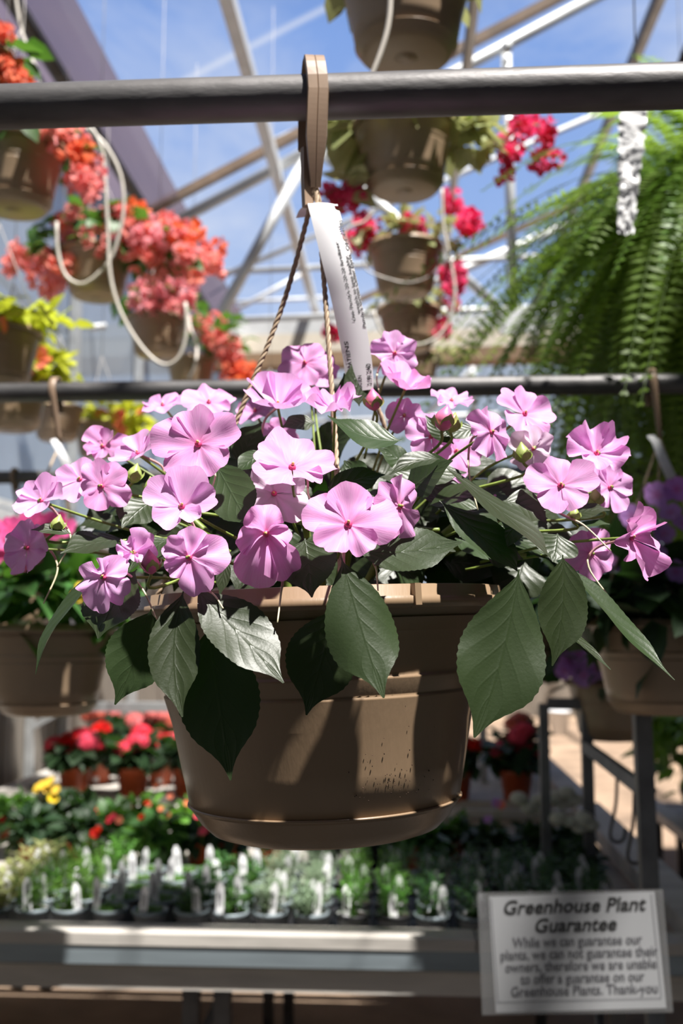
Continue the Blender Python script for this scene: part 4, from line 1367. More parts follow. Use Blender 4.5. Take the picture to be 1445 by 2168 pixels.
m = MB(); leaf_cloud(m, (0, 0, h + 0.05), (0.2, 0.2, 0.10), 80, 0.07, 0.05, 24); m.build('foliage', M['leaf_bg'], root)
scatter_px(root, o, CLM['bract_rose'], [(345, 625, 70, 38, 30)], 4.42, 'flower_cluster', 6, dy=0.12, scale=1.25)
root, o, h = tan_basket(405, 762, 5.15, 0.135, 'coral bougainvillea basket, lowest and farthest of its row with orange red blooms trailing', GC, ZA)
m = MB(); leaf_cloud(m, (0.1, 0, h + 0.10), (0.22, 0.2, 0.16), 80, 0.07, 0.05, 25); m.build('foliage', M['leaf_bg'], root)
scatter_px(root, o, CLM['bract_coral'], [(450, 695, 45, 30, 18), (480, 735, 22, 30, 9)], 5.15, 'flower_cluster', 7, dy=0.12, scale=1.25)
scatter_px(root, o, CLM['bract_orange'], [(490, 790, 35, 25, 12), (530, 800, 20, 15, 5), (440, 770, 12, 18, 4)], 5.15, 'flower_cluster', 8, dy=0.12, scale=1.2)
# orange blooms cut by the frame, upper left
root, o, h = tan_basket(-95, 120, 2.15, 0.14, 'orange bougainvillea basket cut by the picture edge, only its blooms reach in', GC, ZA)
m = MB(); leaf_cloud(m, (0, 0, h + 0.02), (0.17, 0.17, 0.07), 60, 0.07, 0.05, 26); m.build('foliage', M['leaf_bg'], root)
scatter_px(root, o, CLM['bract_orange'], [(2, 72, 14, 22, 3), (8, 150, 20, 30, 7), (48, 165, 22, 14, 4)], 2.15, 'flower_cluster', 9, dy=0.06, scale=0.75)

# magenta row
def variegated(root, c, rad, n, seed, L=0.075, W=0.055):
    m = MB(); leaf_cloud(m, c, rad, n, L, W, seed); m.build('foliage', M['leaf_cream'], root)
def branch(root, o, pts, Y, rad=0.0022):
    m = MB(); m.tube(bez([P(a, c, Y) - o for a, c in pts], 14), rad, 6); m.build('branch', M['stem'], root)
root, o, h = tan_basket(858, -58, 1.93, 0.142, 'magenta bougainvillea basket cut by the top of the picture, seen from below', GP, ZB)
variegated(root, (0, 0, h + 0.02), (0.16, 0.16, 0.06), 60, 31)
root, o, h = tan_basket(855, 266, 2.58, 0.142, 'magenta bougainvillea basket showing under the thick pipe, a long blooming spray beside it', GP, ZB)
variegated(root, (0, 0, h + 0.005), (0.17, 0.17, 0.05), 110, 32)
m = MB(); leaf_cloud(m, P(1005, 290, 2.58) - o, (0.06, 0.06, 0.06), 40, 0.07, 0.05, 33); leaf_cloud(m, P(745, 290, 2.55) - o, (0.05, 0.05, 0.05), 20, 0.08, 0.06, 34)
leaf_cloud(m, P(745, 400, 2.58) - o, (0.03, 0.05, 0.06), 14, 0.08, 0.05, 35); m.build('foliage', M['leaf_cream'], root)
branch(root, o, [(960, 262), (1020, 290), (1080, 300), (1150, 330), (1180, 330)], 2.58)
branch(root, o, [(1020, 290), (1090, 262), (1140, 265)], 2.58)
branch(root, o, [(1045, 320), (1075, 335), (1060, 360)], 2.58)
scatter_px(root, o, CLM['bract_pink'], [(1125, 265, 28, 18, 5), (1155, 285, 12, 12, 2), (1095, 325, 22, 14, 3), (1145, 332, 20, 12, 3), (1057, 362, 10, 10, 1), (1075, 287, 8, 6, 1), (1172, 330, 8, 8, 1)], 2.58, 'flower_cluster', 11, dy=0.05, scale=0.8)
scatter_px(root, o, CLM['bract_pink'], [(740, 415, 26, 26, 7), (700, 410, 14, 18, 2)], 2.62, 'flower_cluster', 12, dy=0.05, scale=0.9)
root, o, h = tan_basket(857, 522, 3.62, 0.142, 'magenta bougainvillea basket halfway along its row, a thin wire slung across its pot', GP, ZB)
variegated(root, (0, 0, h + 0.04), (0.20, 0.18, 0.08), 110, 36, 0.06, 0.035)
scatter_px(root, o, CLM['bract_pink'], [(985, 465, 28, 22, 6), (955, 430, 20, 14, 4), (785, 480, 26, 16, 5), (755, 505, 25, 14, 4), (965, 570, 16, 14, 3), (955, 600, 12, 16, 3), (880, 475, 40, 12, 4)], 3.6, 'flower_cluster', 13, dy=0.08, scale=1.1)
root, o, h = tan_basket(865, 655, 4.35, 0.142, 'magenta bougainvillea basket tucked right under the middle one', GP, ZB)
variegated(root, (0, 0, h + 0.03), (0.19, 0.18, 0.06), 60, 37, 0.06, 0.04)
scatter_px(root, o, CLM['bract_pink'], [(705, 695, 12, 16, 3), (930, 690, 10, 10, 2), (940, 590, 14, 12, 3), (960, 650, 10, 14, 1)], 4.35, 'flower_cluster', 14, dy=0.05, scale=1.1)
root, o, h = tan_basket(882, 752, 5.1, 0.125, 'small looking farthest basket of the magenta row, cream leaves at its rim', GP, ZB)
variegated(root, (0.1, 0, h + 0.02), (0.24, 0.12, 0.04), 50, 38, 0.05, 0.035)

# lime green baskets over the left aisle
GL = 'lime green baskets with orange red blooms'
for i, (cx, ry, Y, r, pxs, lab) in enumerate([
    (22, 798, 3.5, 0.150, [(60, 770, 60, 30, 5), (20, 745, 20, 20, 2), (0, 800, 10, 16, 1)], 'lime green basket with orange red blooms, just above the second pipe'),
    (122, 862, 4.6, 0.125, [(140, 815, 16, 6, 2)], 'tan basket hanging just under the second pipe, between the two lime green ones'),
    (212, 898, 4.9, 0.135, [(205, 872, 30, 10, 3), (265, 880, 20, 12, 2), (300, 880, 10, 10, 1), (250, 905, 20, 14, 2)], 'lime green basket with orange red blooms, hanging below the second pipe'),
    (-10, 700, 3.0, 0.145, [(5, 690, 15, 20, 2)], 'lime green basket with orange red blooms, cut by the picture edge')]):
    root, o, h = tan_basket(cx, ry, Y, r, lab, GL, 'roof')
    m = MB(); leaf_cloud(m, (0.05, 0, h + 0.03), (0.19, 0.17, 0.07), 110 if i != 1 else 20, 0.07, 0.055, 40 + i)
    if i == 2:
        leaf_cloud(m, P(275, 905, Y) - o, (0.10, 0.08, 0.05), 60, 0.07, 0.055, 47)
    if i == 0:
        leaf_cloud(m, P(85, 785, Y) - o, (0.09, 0.08, 0.05), 60, 0.07, 0.055, 48)
    m.build('foliage', M['leaf_lime'], root)
    scatter_px(root, o, SF['bract_orange'], pxs, Y - 0.15, 'flower', 50 + i, dy=0.03, scale=1.1)

# baskets on the second and third pipes: left hot pink impatiens, right lilac ones
def pipe_hook(root, o, px, Y, zp, h, r):
    x = P(px, 820, Y).x
    m = MB()
    pts = []
    for k in range(6):
        pts.append(Vector((x, Y + 0.025, zp - 0.04 + 0.04 * k / 5)))
    for k in range(1, 10):
        a = math.pi * k / 10
        pts.append(Vector((x, Y + 0.025 * math.cos(a), zp + 0.030 * math.sin(a))))
    for k in range(8):
        pts.append(Vector((x + 0.002 * k, Y - 0.025 + 0.003 * k, zp - 0.11 * k / 7)))
    strip_mesh(m, pts, [0.015] * 15 + [0.015 - 0.001 * k for k in range(8)], Vector((1, 0.1, 0)), 0.004)
    m.build('hanger_hook', M['strap'], root, origin=o)
    e = pts[-1]
    for k in range(3):
        a = R(200 + 120 * k)
        m = MB(); m.tube([e, o + Vector((r * 0.96 * math.cos(a), r * 0.96 * math.sin(a), h))], 0.0022, 7)
        m.build('hanger_cord', M['rope'], root, origin=o)
    return e

root, o, h = tan_basket(105, 1322, 2.05, 0.140, 'tan basket of hot pink impatiens hung from the second pipe, behind the large basket', 'impatiens baskets on the second pipe', None)
pipe_hook(root, o, 118, 2.05, ZP2, h, 0.140)
m = MB(); leaf_cloud(m, (0, 0, h + 0.05), (0.19, 0.17, 0.11), 210, 0.075, 0.05, 61); m.build('foliage', M['leaf_bg'], root)
rnd = random.Random(5)
for (px, py) in [(10, 1135), (22, 1118), (-5, 1180), (60, 1195), (110, 1105), (128, 1122), (70, 1110), (40, 1150), (-20, 1120)]:
    p = P(px, py, 1.90)
    inst(rnd.choice(SF['petal_hot']), 'flower', root, p - o, (R(60 + rnd.uniform(-25, 25)), rnd.uniform(-0.4, 0.4), rnd.uniform(-0.5, 0.5)), rnd.uniform(0.9, 1.3))
for (px, py) in [(165, 1262), (175, 1245)]:
    inst(SF['yellow'][0], 'flower', root, P(px, py, 1.92) - o, (R(60), 0, 0), 0.6)
root, o, h = tan_basket(1392, 1312, 2.05, 0.140, 'tan basket of lilac impatiens hung from the second pipe, in deep shade', 'impatiens baskets on the second pipe', None)
e = pipe_hook(root, o, 1377, 2.05, ZP2, h, 0.140)
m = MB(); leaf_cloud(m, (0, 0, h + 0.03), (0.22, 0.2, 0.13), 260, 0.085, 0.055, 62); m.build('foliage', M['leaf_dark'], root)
for (px, py) in [(1390, 1048), (1432, 1036), (1372, 1105), (1418, 1085), (1450, 1110), (1338, 1095), (1345, 1150), (1385, 1165), (1430, 1210), (1465, 1060), (1405, 1130), (1300, 1185), (1480, 1150), (1520, 1190), (1500, 1090)]:
    p = P(px, py, 1.92 + rnd.uniform(-0.05, 0.12))
    inst(rnd.choice(SF['petal_lilac']), 'flower', root, p - o, (R(62 + rnd.uniform(-25, 20)), rnd.uniform(-0.4, 0.4), rnd.uniform(-0.5, 0.5)), rnd.uniform(0.8, 1.05))
# its tag
m = MB()
strip_mesh(m, [P(1376, 922, 2.02), P(1388, 935, 2.0), P(1402, 970, 2.0), P(1425, 1020, 2.0)], [0.016, 0.018, 0.020, 0.020], RIGHT, 0.0006)
tag(m.build('plant_tag', M['label']), 'white plant tag hanging on the shaded lilac impatiens basket', 'plant tag')
m = MB()
strip_mesh(m, [P(112, 930, 2.02), P(122, 945, 2.0), P(142, 985, 2.0), P(152, 1010, 2.0)], [0.012, 0.016, 0.018, 0.018], RIGHT, 0.0006)
tag(m.build('plant_tag', M['label']), 'white plant tag hanging on the cords of the hot pink impatiens basket', 'plant tag')

root, o, h = tan_basket(1292, 1440, 3.0, 0.130, 'shaded basket of purple veined petunias on the third pipe', 'baskets on the third pipe', None)
pipe_hook(root, o, 1278, 3.18, ZP3, h, 0.130)
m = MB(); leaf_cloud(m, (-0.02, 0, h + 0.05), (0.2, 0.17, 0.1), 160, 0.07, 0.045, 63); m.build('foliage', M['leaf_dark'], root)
for (px, py) in [(1240, 1395), (1262, 1418), (1225, 1385), (1205, 1400), (1270, 1390), (1235, 1430), (1195, 1420)]:
    inst(rnd.choice(SF['petal_lilac']), 'flower', root, P(px, py, 2.85) - o, (R(70), rnd.uniform(-0.4, 0.4), rnd.uniform(-0.5, 0.5)), rnd.uniform(1.0, 1.3))
root, o, h = tan_basket(40, 1230, 3.14, 0.120, 'shaded basket hanging on the third pipe, hidden behind the pink blooms', 'baskets on the third pipe', None)
pipe_hook(root, o, 38, 3.18, ZP3, h, 0.120)
m = MB(); leaf_cloud(m, (0, 0, h + 0.04), (0.14, 0.13, 0.06), 90, 0.07, 0.045, 64); m.build('foliage', M['leaf_bg'], root)
root, o, h = tan_basket(1120, 1330, 3.14, 0.125, 'dark leafy basket on the third pipe, glimpsed between the large basket and the lilac one', 'baskets on the third pipe', None)
pipe_hook(root, o, 1120, 3.18, ZP3, h, 0.125)
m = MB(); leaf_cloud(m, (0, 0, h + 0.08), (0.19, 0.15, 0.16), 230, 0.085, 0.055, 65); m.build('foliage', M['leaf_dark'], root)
for (px, py) in [(1085, 1160), (1095, 1172), (1028, 1192), (1160, 1265)]:
    inst(rnd.choice(SF['petal_lilac']), 'flower', root, P(px, py, 2.96) - o, (R(70), rnd.uniform(-0.4, 0.4), 0), 0.9)
root, o, h = tan_basket(570, 925, 4.9, 0.13, 'tan basket in the distance just above the pink blooms, past the second pipe', GL, 'roof')
m = MB(); leaf_cloud(m, (0, 0, h + 0.02), (0.14, 0.13, 0.04), 40, 0.06, 0.045, 66); m.build('foliage', M['leaf_bg'], root)

# ------------------------------------------------------------------ drip tubes
def tube_thing(pts, Y, rad, label, name='drip_tube', mat='tube', top=None):
    line = bez([P(a, c, Y + d) for a, c, d in [(q + (0,))[:3] for q in pts]], 48)
    m = MB(); m.tube(line, rad, 8)
    tag(m.build(name, M[mat]), label, 'tube', 'white watering tubes')
tube_thing([(20, -120), (40, 40), (62, 110), (95, 180), (150, 248), (190, 276), (225, 310), (255, 370), (262, 440), (250, 505), (230, 555), (180, 600), (140, 585), (122, 530), (120, 470)], 3.25, 0.0058, 'white watering tube looping round the pot with the widest coral spray')
tube_thing([(150, 240), (190, 268), (214, 310), (221, 360), (228, 480), (233, 580), (255, 660), (300, 735), (345, 772), (380, 755), (395, 700), (392, 640)], 3.22, 0.0058, 'long white watering tube drooping past two coral baskets in a deep loop')
tube_thing([(398, 655, .45), (402, 690), (416, 735), (412, 775), (400, 800, .7)], 4.05, 0.0058, 'short white watering tube at the farthest coral basket')
tube_thing([(826, -120), (826, 0), (820, 60), (806, 110), (790, 152), (775, 190)], 1.74, 0.0048, 'white watering tube crossing the topmost tan pot')
tube_thing([(935, 400), (938, 480), (955, 560), (962, 625), (945, 690), (905, 725), (855, 728), (810, 705), (790, 660)], 3.35, 0.0052, 'white watering tube looping below the magenta basket with the slung wire')
tube_thing([(942, 500), (936, 545), (915, 580), (870, 598), (820, 590), (775, 570), (768, 540)], 3.40, 0.0030, 'thin grey wire slung across the middle magenta pot', 'slung_wire', 'wire')
tube_thing([(742, 540), (728, 500), (742, 480), (770, 470), (790, 450)], 3.3, 0.0055, 'pale tube arching beside the white plant tag')

# ------------------------------------------------------------------ ferns
def frond(mb, xf, L, seed, a=0.55, b_=1.0, pairs=54, lw=0.078):
    rnd = random.Random(seed)
    side = rnd.uniform(-0.15, 0.15)
    def pt(t):
        return Vector((L * (0.92 * t - 0.25 * t * t * b_ * 0.6), L * side * t * t, L * (a * t - b_ * t * t)))
    for k in range(pairs):
        t = 0.06 + 0.94 * k / (pairs - 1)
        p = pt(t)
        tg = (pt(min(1, t + 0.02)) - pt(t - 0.02)).normalized()
        sd = Vector((0, 0, 1)).cross(tg)
        sd = sd.normalized() if sd.length > 1e-5 else Vector((0, 1, 0))
        nn = tg.cross(sd)
        l = lw * L * max(0.10, math.sin(math.pi * (0.10 + 0.88 * t)) ** 0.75)
        wd = L * 0.95 / pairs * 0.46
        for s in (-1, 1):
            d = (sd * s + tg * 0.28 + nn * rnd.uniform(-0.22, 0.10)).normalized()
            q = [p, p + d * l * 0.35 + tg * wd, p + d * l + tg * wd * 0.3, p + d * l * 0.4 - tg * wd]
            ids = [mb.vert(xf @ x if xf else x, uvv) for x, uvv in zip(q, ((0, .5), (.35, .9), (1, .5), (.4, .1)))]
            mb.face(ids if s > 0 else ids[::-1])
    line = [pt(t / 8) for t in range(9)]
    mb.tube([xf @ x if xf else x for x in line], [0.0016 * (1 - 0.08 * i) for i in range(9)], 4, cap=False)
FR = []
for s, (a, b_) in enumerate([(0.55, 0.95), (0.35, 0.95), (0.75, 1.25), (0.2, 0.8), (0.5, 1.4)]):
    m = MB(); frond(m, None, 1.0, s, a, b_)
    ob = m.build('frond_source', M['fern']); FR.append(ob.data); bpy.data.objects.remove(ob)

def fern(c, label, n_part, n_stuff, Lr, seed, top_z, group=None, low=0.3):
    rnd = random.Random(seed)
    r, h = 0.15, 0.19
    o = Vector(c) - Vector((0, 0, h))
    root = thing('hanging_fern', label, 'fern', o, group)
    make_pot(root, r, h, mat='pot_bg', n=32, hole=False)
    hang_wires(root, r, h, top_z - o.z, apex=0.4)
    def one(k):
        an = rnd.uniform(0, 6.283)
        ti = rnd.choice([rnd.uniform(-0.7, 0.15)] * 3 + [rnd.uniform(0.1, 0.9)] * 2)   # >0 droops further
        L = rnd.uniform(*Lr)
        p = Vector((0.10 * math.cos(an), 0.10 * math.sin(an), h * 0.95))
        return an, ti, L, p
    for k in range(n_part):
        an, ti, L, p = one(k)
        inst(rnd.choice(FR), 'frond', root, p, (rnd.uniform(-0.3, 0.3), ti, an), L)
    if n_stuff:
        m = MB()
        for k in range(n_stuff):
            an, ti, L, p = one(k)
            xf = Matrix.Translation(p) @ Matrix.Rotation(an, 4, 'Z') @ Matrix.Rotation(ti, 4, 'Y') @ Matrix.Scale(L, 4)
            frond(m, xf, 1.0, 1000 + k, rnd.uniform(0.2, 0.7), rnd.uniform(0.9, 1.5))
        so = m.build('fronds', M['fern'], root)
        so['kind'] = 'stuff'
    return root
GF = 'hanging ferns'
cF = P(1545, 505, 2.75)
fern(cF, 'huge hanging fern spilling into the picture, bright at its feathery edge', 100, 420, (0.55, 0.90), 71, zroof(cF.x), GF)
cF2 = P(1470, 985, 3.9)
fern(cF2, 'dark hanging fern in the shade behind the second pipe', 80, 40, (0.5, 0.8), 72, zroof(cF2.x), GF)
cF3 = P(1620, 720, 3.1)
fern(cF3, 'dark hanging fern just past the huge one, under it in shade', 80, 60, (0.6, 0.9), 73, zroof(cF3.x), GF)
# added crumpled white strip standing in for sun glare by the fern
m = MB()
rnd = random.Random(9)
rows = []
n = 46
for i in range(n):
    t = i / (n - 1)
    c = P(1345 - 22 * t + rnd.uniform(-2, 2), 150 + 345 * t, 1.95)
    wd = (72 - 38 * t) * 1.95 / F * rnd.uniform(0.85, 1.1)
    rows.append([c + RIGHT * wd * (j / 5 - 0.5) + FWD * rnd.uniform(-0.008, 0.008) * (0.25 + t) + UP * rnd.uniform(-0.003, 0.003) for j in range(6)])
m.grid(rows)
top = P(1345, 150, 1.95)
fs = thing('glare_strip', 'crumpled white strip added in place of the sun glare beside the huge fern', 'glare strip', top)
m.build('glare_sheet', M['shiny'], fs, origin=top)
m = MB(); m.tube([top, Vector((top.x + 0.02, top.y, zroof(top.x)))], 0.0015, 6); m.build('glare_strip_wire', M['wire'], fs, origin=top)

# ------------------------------------------------------------------ benches
def bench(name, x0, x1, y0, y1, z, label, legs=True, front=True):
    r = thing(name, label, 'bench', ((x0 + x1) / 2, (y0 + y1) / 2, 0))
    o = r.location.copy()
    m = MB(); m.box(((x0 + x1) / 2, (y0 + y1) / 2, (z - 0.0540) if front else (z - 0.007)), (x1 - x0 - 0.16, y1 - y0 - 0.12, 0.012)); m.build('bench_top', M['benchtop'], r, origin=o, smooth=False)
    def part(nm, c, s, mt):
        q = MB(); q.box(c, s); q.build(nm, M[mt], r, origin=o, smooth=False)
    # top boards: front in two lengths, sides, back
    xs = P(1008, 1979, y0).x if front else (x0 + x1) / 2
    part('front_board', ((x0 + xs) / 2, y0 + 0.035, z - 0.008), (xs - x0 - 0.004, 0.085, 0.026), 'board')
    part('front_board', ((xs + x1) / 2, y0 + 0.035, z - 0.008), (x1 - xs - 0.004, 0.085, 0.024), 'board')
    part('back_board', ((x0 + x1) / 2, y1 - 0.03, z - 0.008), (x1 - x0, 0.06, 0.026), 'board')
    part('side_board', (x1 - 0.05, (y0 + y1) / 2, z + 0.004), (0.10, y1 - y0, 0.05), 'board')
    part('side_board', (x0 + 0.05, (y0 + y1) / 2, z + 0.004), (0.10, y1 - y0, 0.05), 'board')
    part('front_rail', ((x0 + x1) / 2, y0 + 0.006, z - 0.043), (x1 - x0, 0.02, 0.042), 'fascia')
    part('lower_rail', ((x0 + x1) / 2, y0 + 0.03, z - 0.098), (x1 - x0, 0.03, 0.052), 'board')
    part('side_rail', (x1 - 0.01, (y0 + y1) / 2, z - 0.05), (0.02, y1 - y0, 0.08), 'fascia')
    for lx in ([P(405, 2150, y0 + 0.12).x, P(497, 2150, y0 + 0.3).x] if front else [x0 + 0.2, x1 - 0.2]) + [x1 - 0.25, x0 + 0.08]:
        part('leg', (lx, y0 + 0.12, (z - 0.12) / 2), (0.038, 0.038, z - 0.12), 'steel_dark')
        part('leg', (lx, y1 - 0.12, (z - 0.03) / 2), (0.038, 0.038, z - 0.03), 'steel_dark')
    if front:
        q = MB(); q.bar(P(405, 2240, y0 + 0.14), P(475, 2090, y0 + 0.14), 0.02, 0.02); q.build('brace', M['steel_dark'], r, origin=o, smooth=False)
    return r
ZBN = P(500, 1978, 2.42).z
XR = 0.735
bench('potting_bench', -1.68, XR, 2.40, 4.06, ZBN, 'front greenhouse bench with weathered board edge, holding the small herb pots')
bench('potting_bench', -1.68, XR, 4.22, 5.55, ZBN, 'back greenhouse bench behind the herbs, holding the red hydrangeas', front=False)
bench('potting_bench', 1.35, 2.5, 3.6, 6.2, 0.46, 'low shaded bench across the aisle with leafy white flowered shrubs', front=False)

# frames above the benches
def frame(Y, pxs, label, name='bench_frame', mt='steel'):
    r = thing(name, label, 'frame', (0, Y, 0))
    for nm, pa, pb, wd in pxs:
        q = MB(); q.bar(pa, pb, wd, wd, upv=Vector((0, 1, 0.01))); q.build(nm, M[mt], r, origin=(0, Y, 0), smooth=False)
    return r
Yf = 4.75
def grd(px, Y):   # foot of a post on the bench
    return Vector((P(px, 1600, Y).x, Y, ZBN))
zf = P(200, 1496, Yf).z
xl = P(62, 1600, Yf).x
frame(Yf, [('top_rail', Vector((-1.70, Yf, zf)), Vector((P(1252, 1490, Yf).x - 0.9, Yf, zf)), 0.042),
           ('post', Vector((xl, Yf, ZBN)), Vector((xl, Yf, zf)), 0.036),
           ('post', Vector((0.35, Yf, ZBN)), Vector((0.35, Yf, zf)), 0.036),
           ('brace', Vector((xl, Yf, zf - 0.10)), Vector((xl + 0.16, Yf, zf - 0.01)), 0.028)], 'grey steel frame standing on the back bench round the hydrangeas')
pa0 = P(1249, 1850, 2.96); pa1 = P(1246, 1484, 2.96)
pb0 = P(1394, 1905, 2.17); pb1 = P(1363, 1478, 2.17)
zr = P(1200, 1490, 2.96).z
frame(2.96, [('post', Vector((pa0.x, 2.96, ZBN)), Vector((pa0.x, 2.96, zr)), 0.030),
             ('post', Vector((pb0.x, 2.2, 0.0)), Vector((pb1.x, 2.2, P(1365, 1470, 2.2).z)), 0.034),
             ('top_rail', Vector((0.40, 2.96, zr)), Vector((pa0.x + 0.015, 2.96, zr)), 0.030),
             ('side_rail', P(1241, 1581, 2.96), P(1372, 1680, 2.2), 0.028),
             ('post', Vector((P(1150, 1500, 2.96).x, 2.96, ZBN)), Vector((P(1150, 1500, 2.96).x, 2.96, zr)), 0.026)], 'grey steel post frame at the aisle end of the front bench', mt='steel_shaded')
# J hooks
for i, (x, y0p, y1p, Y) in enumerate([(1306, 1628, 1775, 2.55), (1343, 1655, 1820, 2.35)]):
    m = MB()
    pts = [P(x, y0p, Y), P(x - 3, (y0p + y1p) / 2, Y), P(x - 14, y1p - 18, Y), P(x - 12, y1p + 2, Y), P(x + 2, y1p + 8, Y), P(x + 14, y1p, Y), P(x + 18, y1p - 22, Y)]
    m.tube(bez(pts, 40), 0.0042, 8)
    tag(m.build('wire_hook', M['steel_dark']), ['dark wire hook hanging from the side rail, the farther one', 'dark wire hook hanging from the side rail, nearer the sign'][i], 'hook', 'dark wire hooks')

# ------------------------------------------------------------------ herb pots
def herb_pot(kind, seed):
    rnd = random.Random(seed)
    root = thing('herb_pot', 'x', 'potted herb')
    m = MB(); m.lathe([(0.0, 0.0), (0.028, 0.0), (0.030, 0.002), (0.0385, 0.058), (0.0415, 0.059), (0.0425, 0.068), (0.0405, 0.069), (0.038, 0.060)], 24)
    p = m.build('pot', M['white_pot'], root)
    m = MB(); m.lathe([(0.0412, 0.0585), (0.0430, 0.059), (0.0435, 0.0685), (0.0408, 0.0695), (0.0385, 0.066)], 24); m.build('rim', M['black'] if kind in ('dark', 'rosemary') else M['fascia'], p)
    m = MB(); m.lathe([(0.0, 0.061), (0.039, 0.059)], 24); m.build('soil', M['soil'], root)
    m = MB()
    def sprig(px, py, H, lean, step, L, W):
        d = Vector((lean[0], lean[1], 1)).normalized()
        q = Vector((px, py, 0.06))
        nst = int(H / step)
        m.tube([q, q + d * H], [0.0008, 0.0005], 4, cap=False)
        for s in range(nst):
            c = q + d * (H * (s + 0.6) / nst)
            for e in range(2):
                an = rnd.uniform(0, 6.28)
                dr = Vector((math.cos(an), math.sin(an), rnd.uniform(0.1, 0.9)))
                m.quadleaf(c, dr, Vector((0, 0, 1)), L * rnd.uniform(0.7, 1.2), W, droop=0.1)
    if kind == 'sage':
        for k in range(14): sprig(rnd.gauss(0, .012), rnd.gauss(0, .012), rnd.uniform(.05, .10), (rnd.gauss(0, .4), rnd.gauss(0, .4)), .014, .030, .012)
        mt = 'leaf_cream'
    elif kind == 'thyme':
        for k in range(26): sprig(rnd.gauss(0, .013), rnd.gauss(0, .013), rnd.uniform(.05, .105), (rnd.gauss(0, .25), rnd.gauss(0, .25)), .010, .013, .005)
        mt = 'leaf_bright'
    elif kind == 'moss':
        for k in range(90): sprig(rnd.uniform(-.028, .028), rnd.uniform(-.028, .028), rnd.uniform(.006, .016), (rnd.gauss(0, .4), rnd.gauss(0, .4)), .004, .007, .005)
        mt = 'leaf_bright'
    elif kind == 'parsley':
        for k in range(24): sprig(rnd.gauss(0, .014), rnd.gauss(0, .014), rnd.uniform(.03, .065), (rnd.gauss(0, .4), rnd.gauss(0, .4)), .009, .016, .010)
        mt = 'leaf_bg'
    elif kind == 'lavender':
        for k in range(34): sprig(rnd.gauss(0, .010), rnd.gauss(0, .010), rnd.uniform(.035, .08), (rnd.gauss(0, .42), rnd.gauss(0, .42)), .008, .024, .004)
        mt = 'leaf_grey'
    elif kind == 'rosemary':
        for k in range(20): sprig(rnd.gauss(0, .010), rnd.gauss(0, .010), rnd.uniform(.045, .10), (rnd.gauss(0, .3), rnd.gauss(0, .3)), .006, .018, .004)
        mt = 'leaf_bright'
    else:
        for k in range(18): sprig(rnd.gauss(0, .012), rnd.gauss(0, .012), rnd.uniform(.05, .10), (rnd.gauss(0, .4), rnd.gauss(0, .4)), .011, .013, .008)
        mt = 'leaf_bg'
    m.build('plant', M[mt], root)
    m = MB()
    x, y, ln = rnd.uniform(-.022, .022), -0.027 + rnd.uniform(-.004, .004), rnd.uniform(0.065, 0.09)
    lx = rnd.uniform(-.12, .12)
    rows = []
    for s in range(7):
        t = s / 6
        hw = 0.0100 * (1 if t < 0.85 else math.sqrt(max(0.05, 1 - ((t - 0.85) / 0.16) ** 2)))
        rows.append([Vector((x + lx * ln * t + a * hw, y + 0.006 * t, 0.055 + ln * t)) for a in (-1, 0, 1)])
    rows2 = [[p + Vector((0, 0.0008, 0)) for p in r_] for r_ in rows]
    m.grid(rows); m.grid(rows2)
    lb = m.build('plant_label', M['label'], root)
    m = MB()
    for q in range(3):
        m.box(Vector((x + lx * ln * 0.45 + (q - 1) * 0.0042, y + 0.0022, 0.055 + ln * 0.50)), (0.0016, 0.0006, ln * (0.55 - 0.08 * q)))
    m.build('printed_line', M['ink_grey'], lb, smooth=False)
    return root
kinds = ['sage', 'thyme', 'thyme', 'moss', 'moss', 'parsley', 'parsley', 'lavender', 'lavender', 'rosemary', 'rosemary', 'oregano', 'oregano', 'dark', 'dark', 'dark']
look = {'sage': 'cream and green leaved sage', 'thyme': 'feathery upright green thyme', 'moss': 'low mossy creeping thyme', 'parsley': 'bushy mid green herb', 'lavender': 'silvery grey lavender',
        'rosemary': 'needle leaved green rosemary', 'oregano': 'sprawling small leaved oregano', 'dark': 'dark shaded trailing herb'}
ords = ['first', 'second', 'third', 'fourth', 'fifth', 'sixth', 'seventh', 'eighth', 'ninth', 'tenth', 'eleventh', 'twelfth', 'thirteenth', 'fourteenth', 'fifteenth', 'sixteenth']
rowname = ['front row', 'second row', 'third row', 'fourth row', 'fifth row']
protos = {}
rnd = random.Random(77)
XP0 = P(-22, 1960, 2.52).x
for ci, kd in enumerate(kinds):
    for ri in range(5):
        x = XP0 + ci * 0.0975 + rnd.uniform(-.004, .004)
        y = 2.535 + ri * 0.100 + rnd.uniform(-.005, .005)
        if x > XR - 0.15:
            continue
        key = (kd, (ci + ri) % 3)
        lab = f'{look[kd]} in a small white pot, {ords[ci]} along the {rowname[ri]}'
        loc = (x, y, ZBN - 0.046)
        rz = rnd.uniform(-0.35, 0.35)
        if key not in protos:
            protos[key] = herb_pot(kd, hash((ci, key[1])) % 1000 + ci * 7 + key[1])
            r = protos[key]
            r.location = loc; r.rotation_euler = (0, 0, rz); r['label'] = lab; r['group'] = 'small herb pots on the front bench'
        else:
            dup(protos[key], loc, rz, 1.0, lab, 'small herb pots on the front bench')
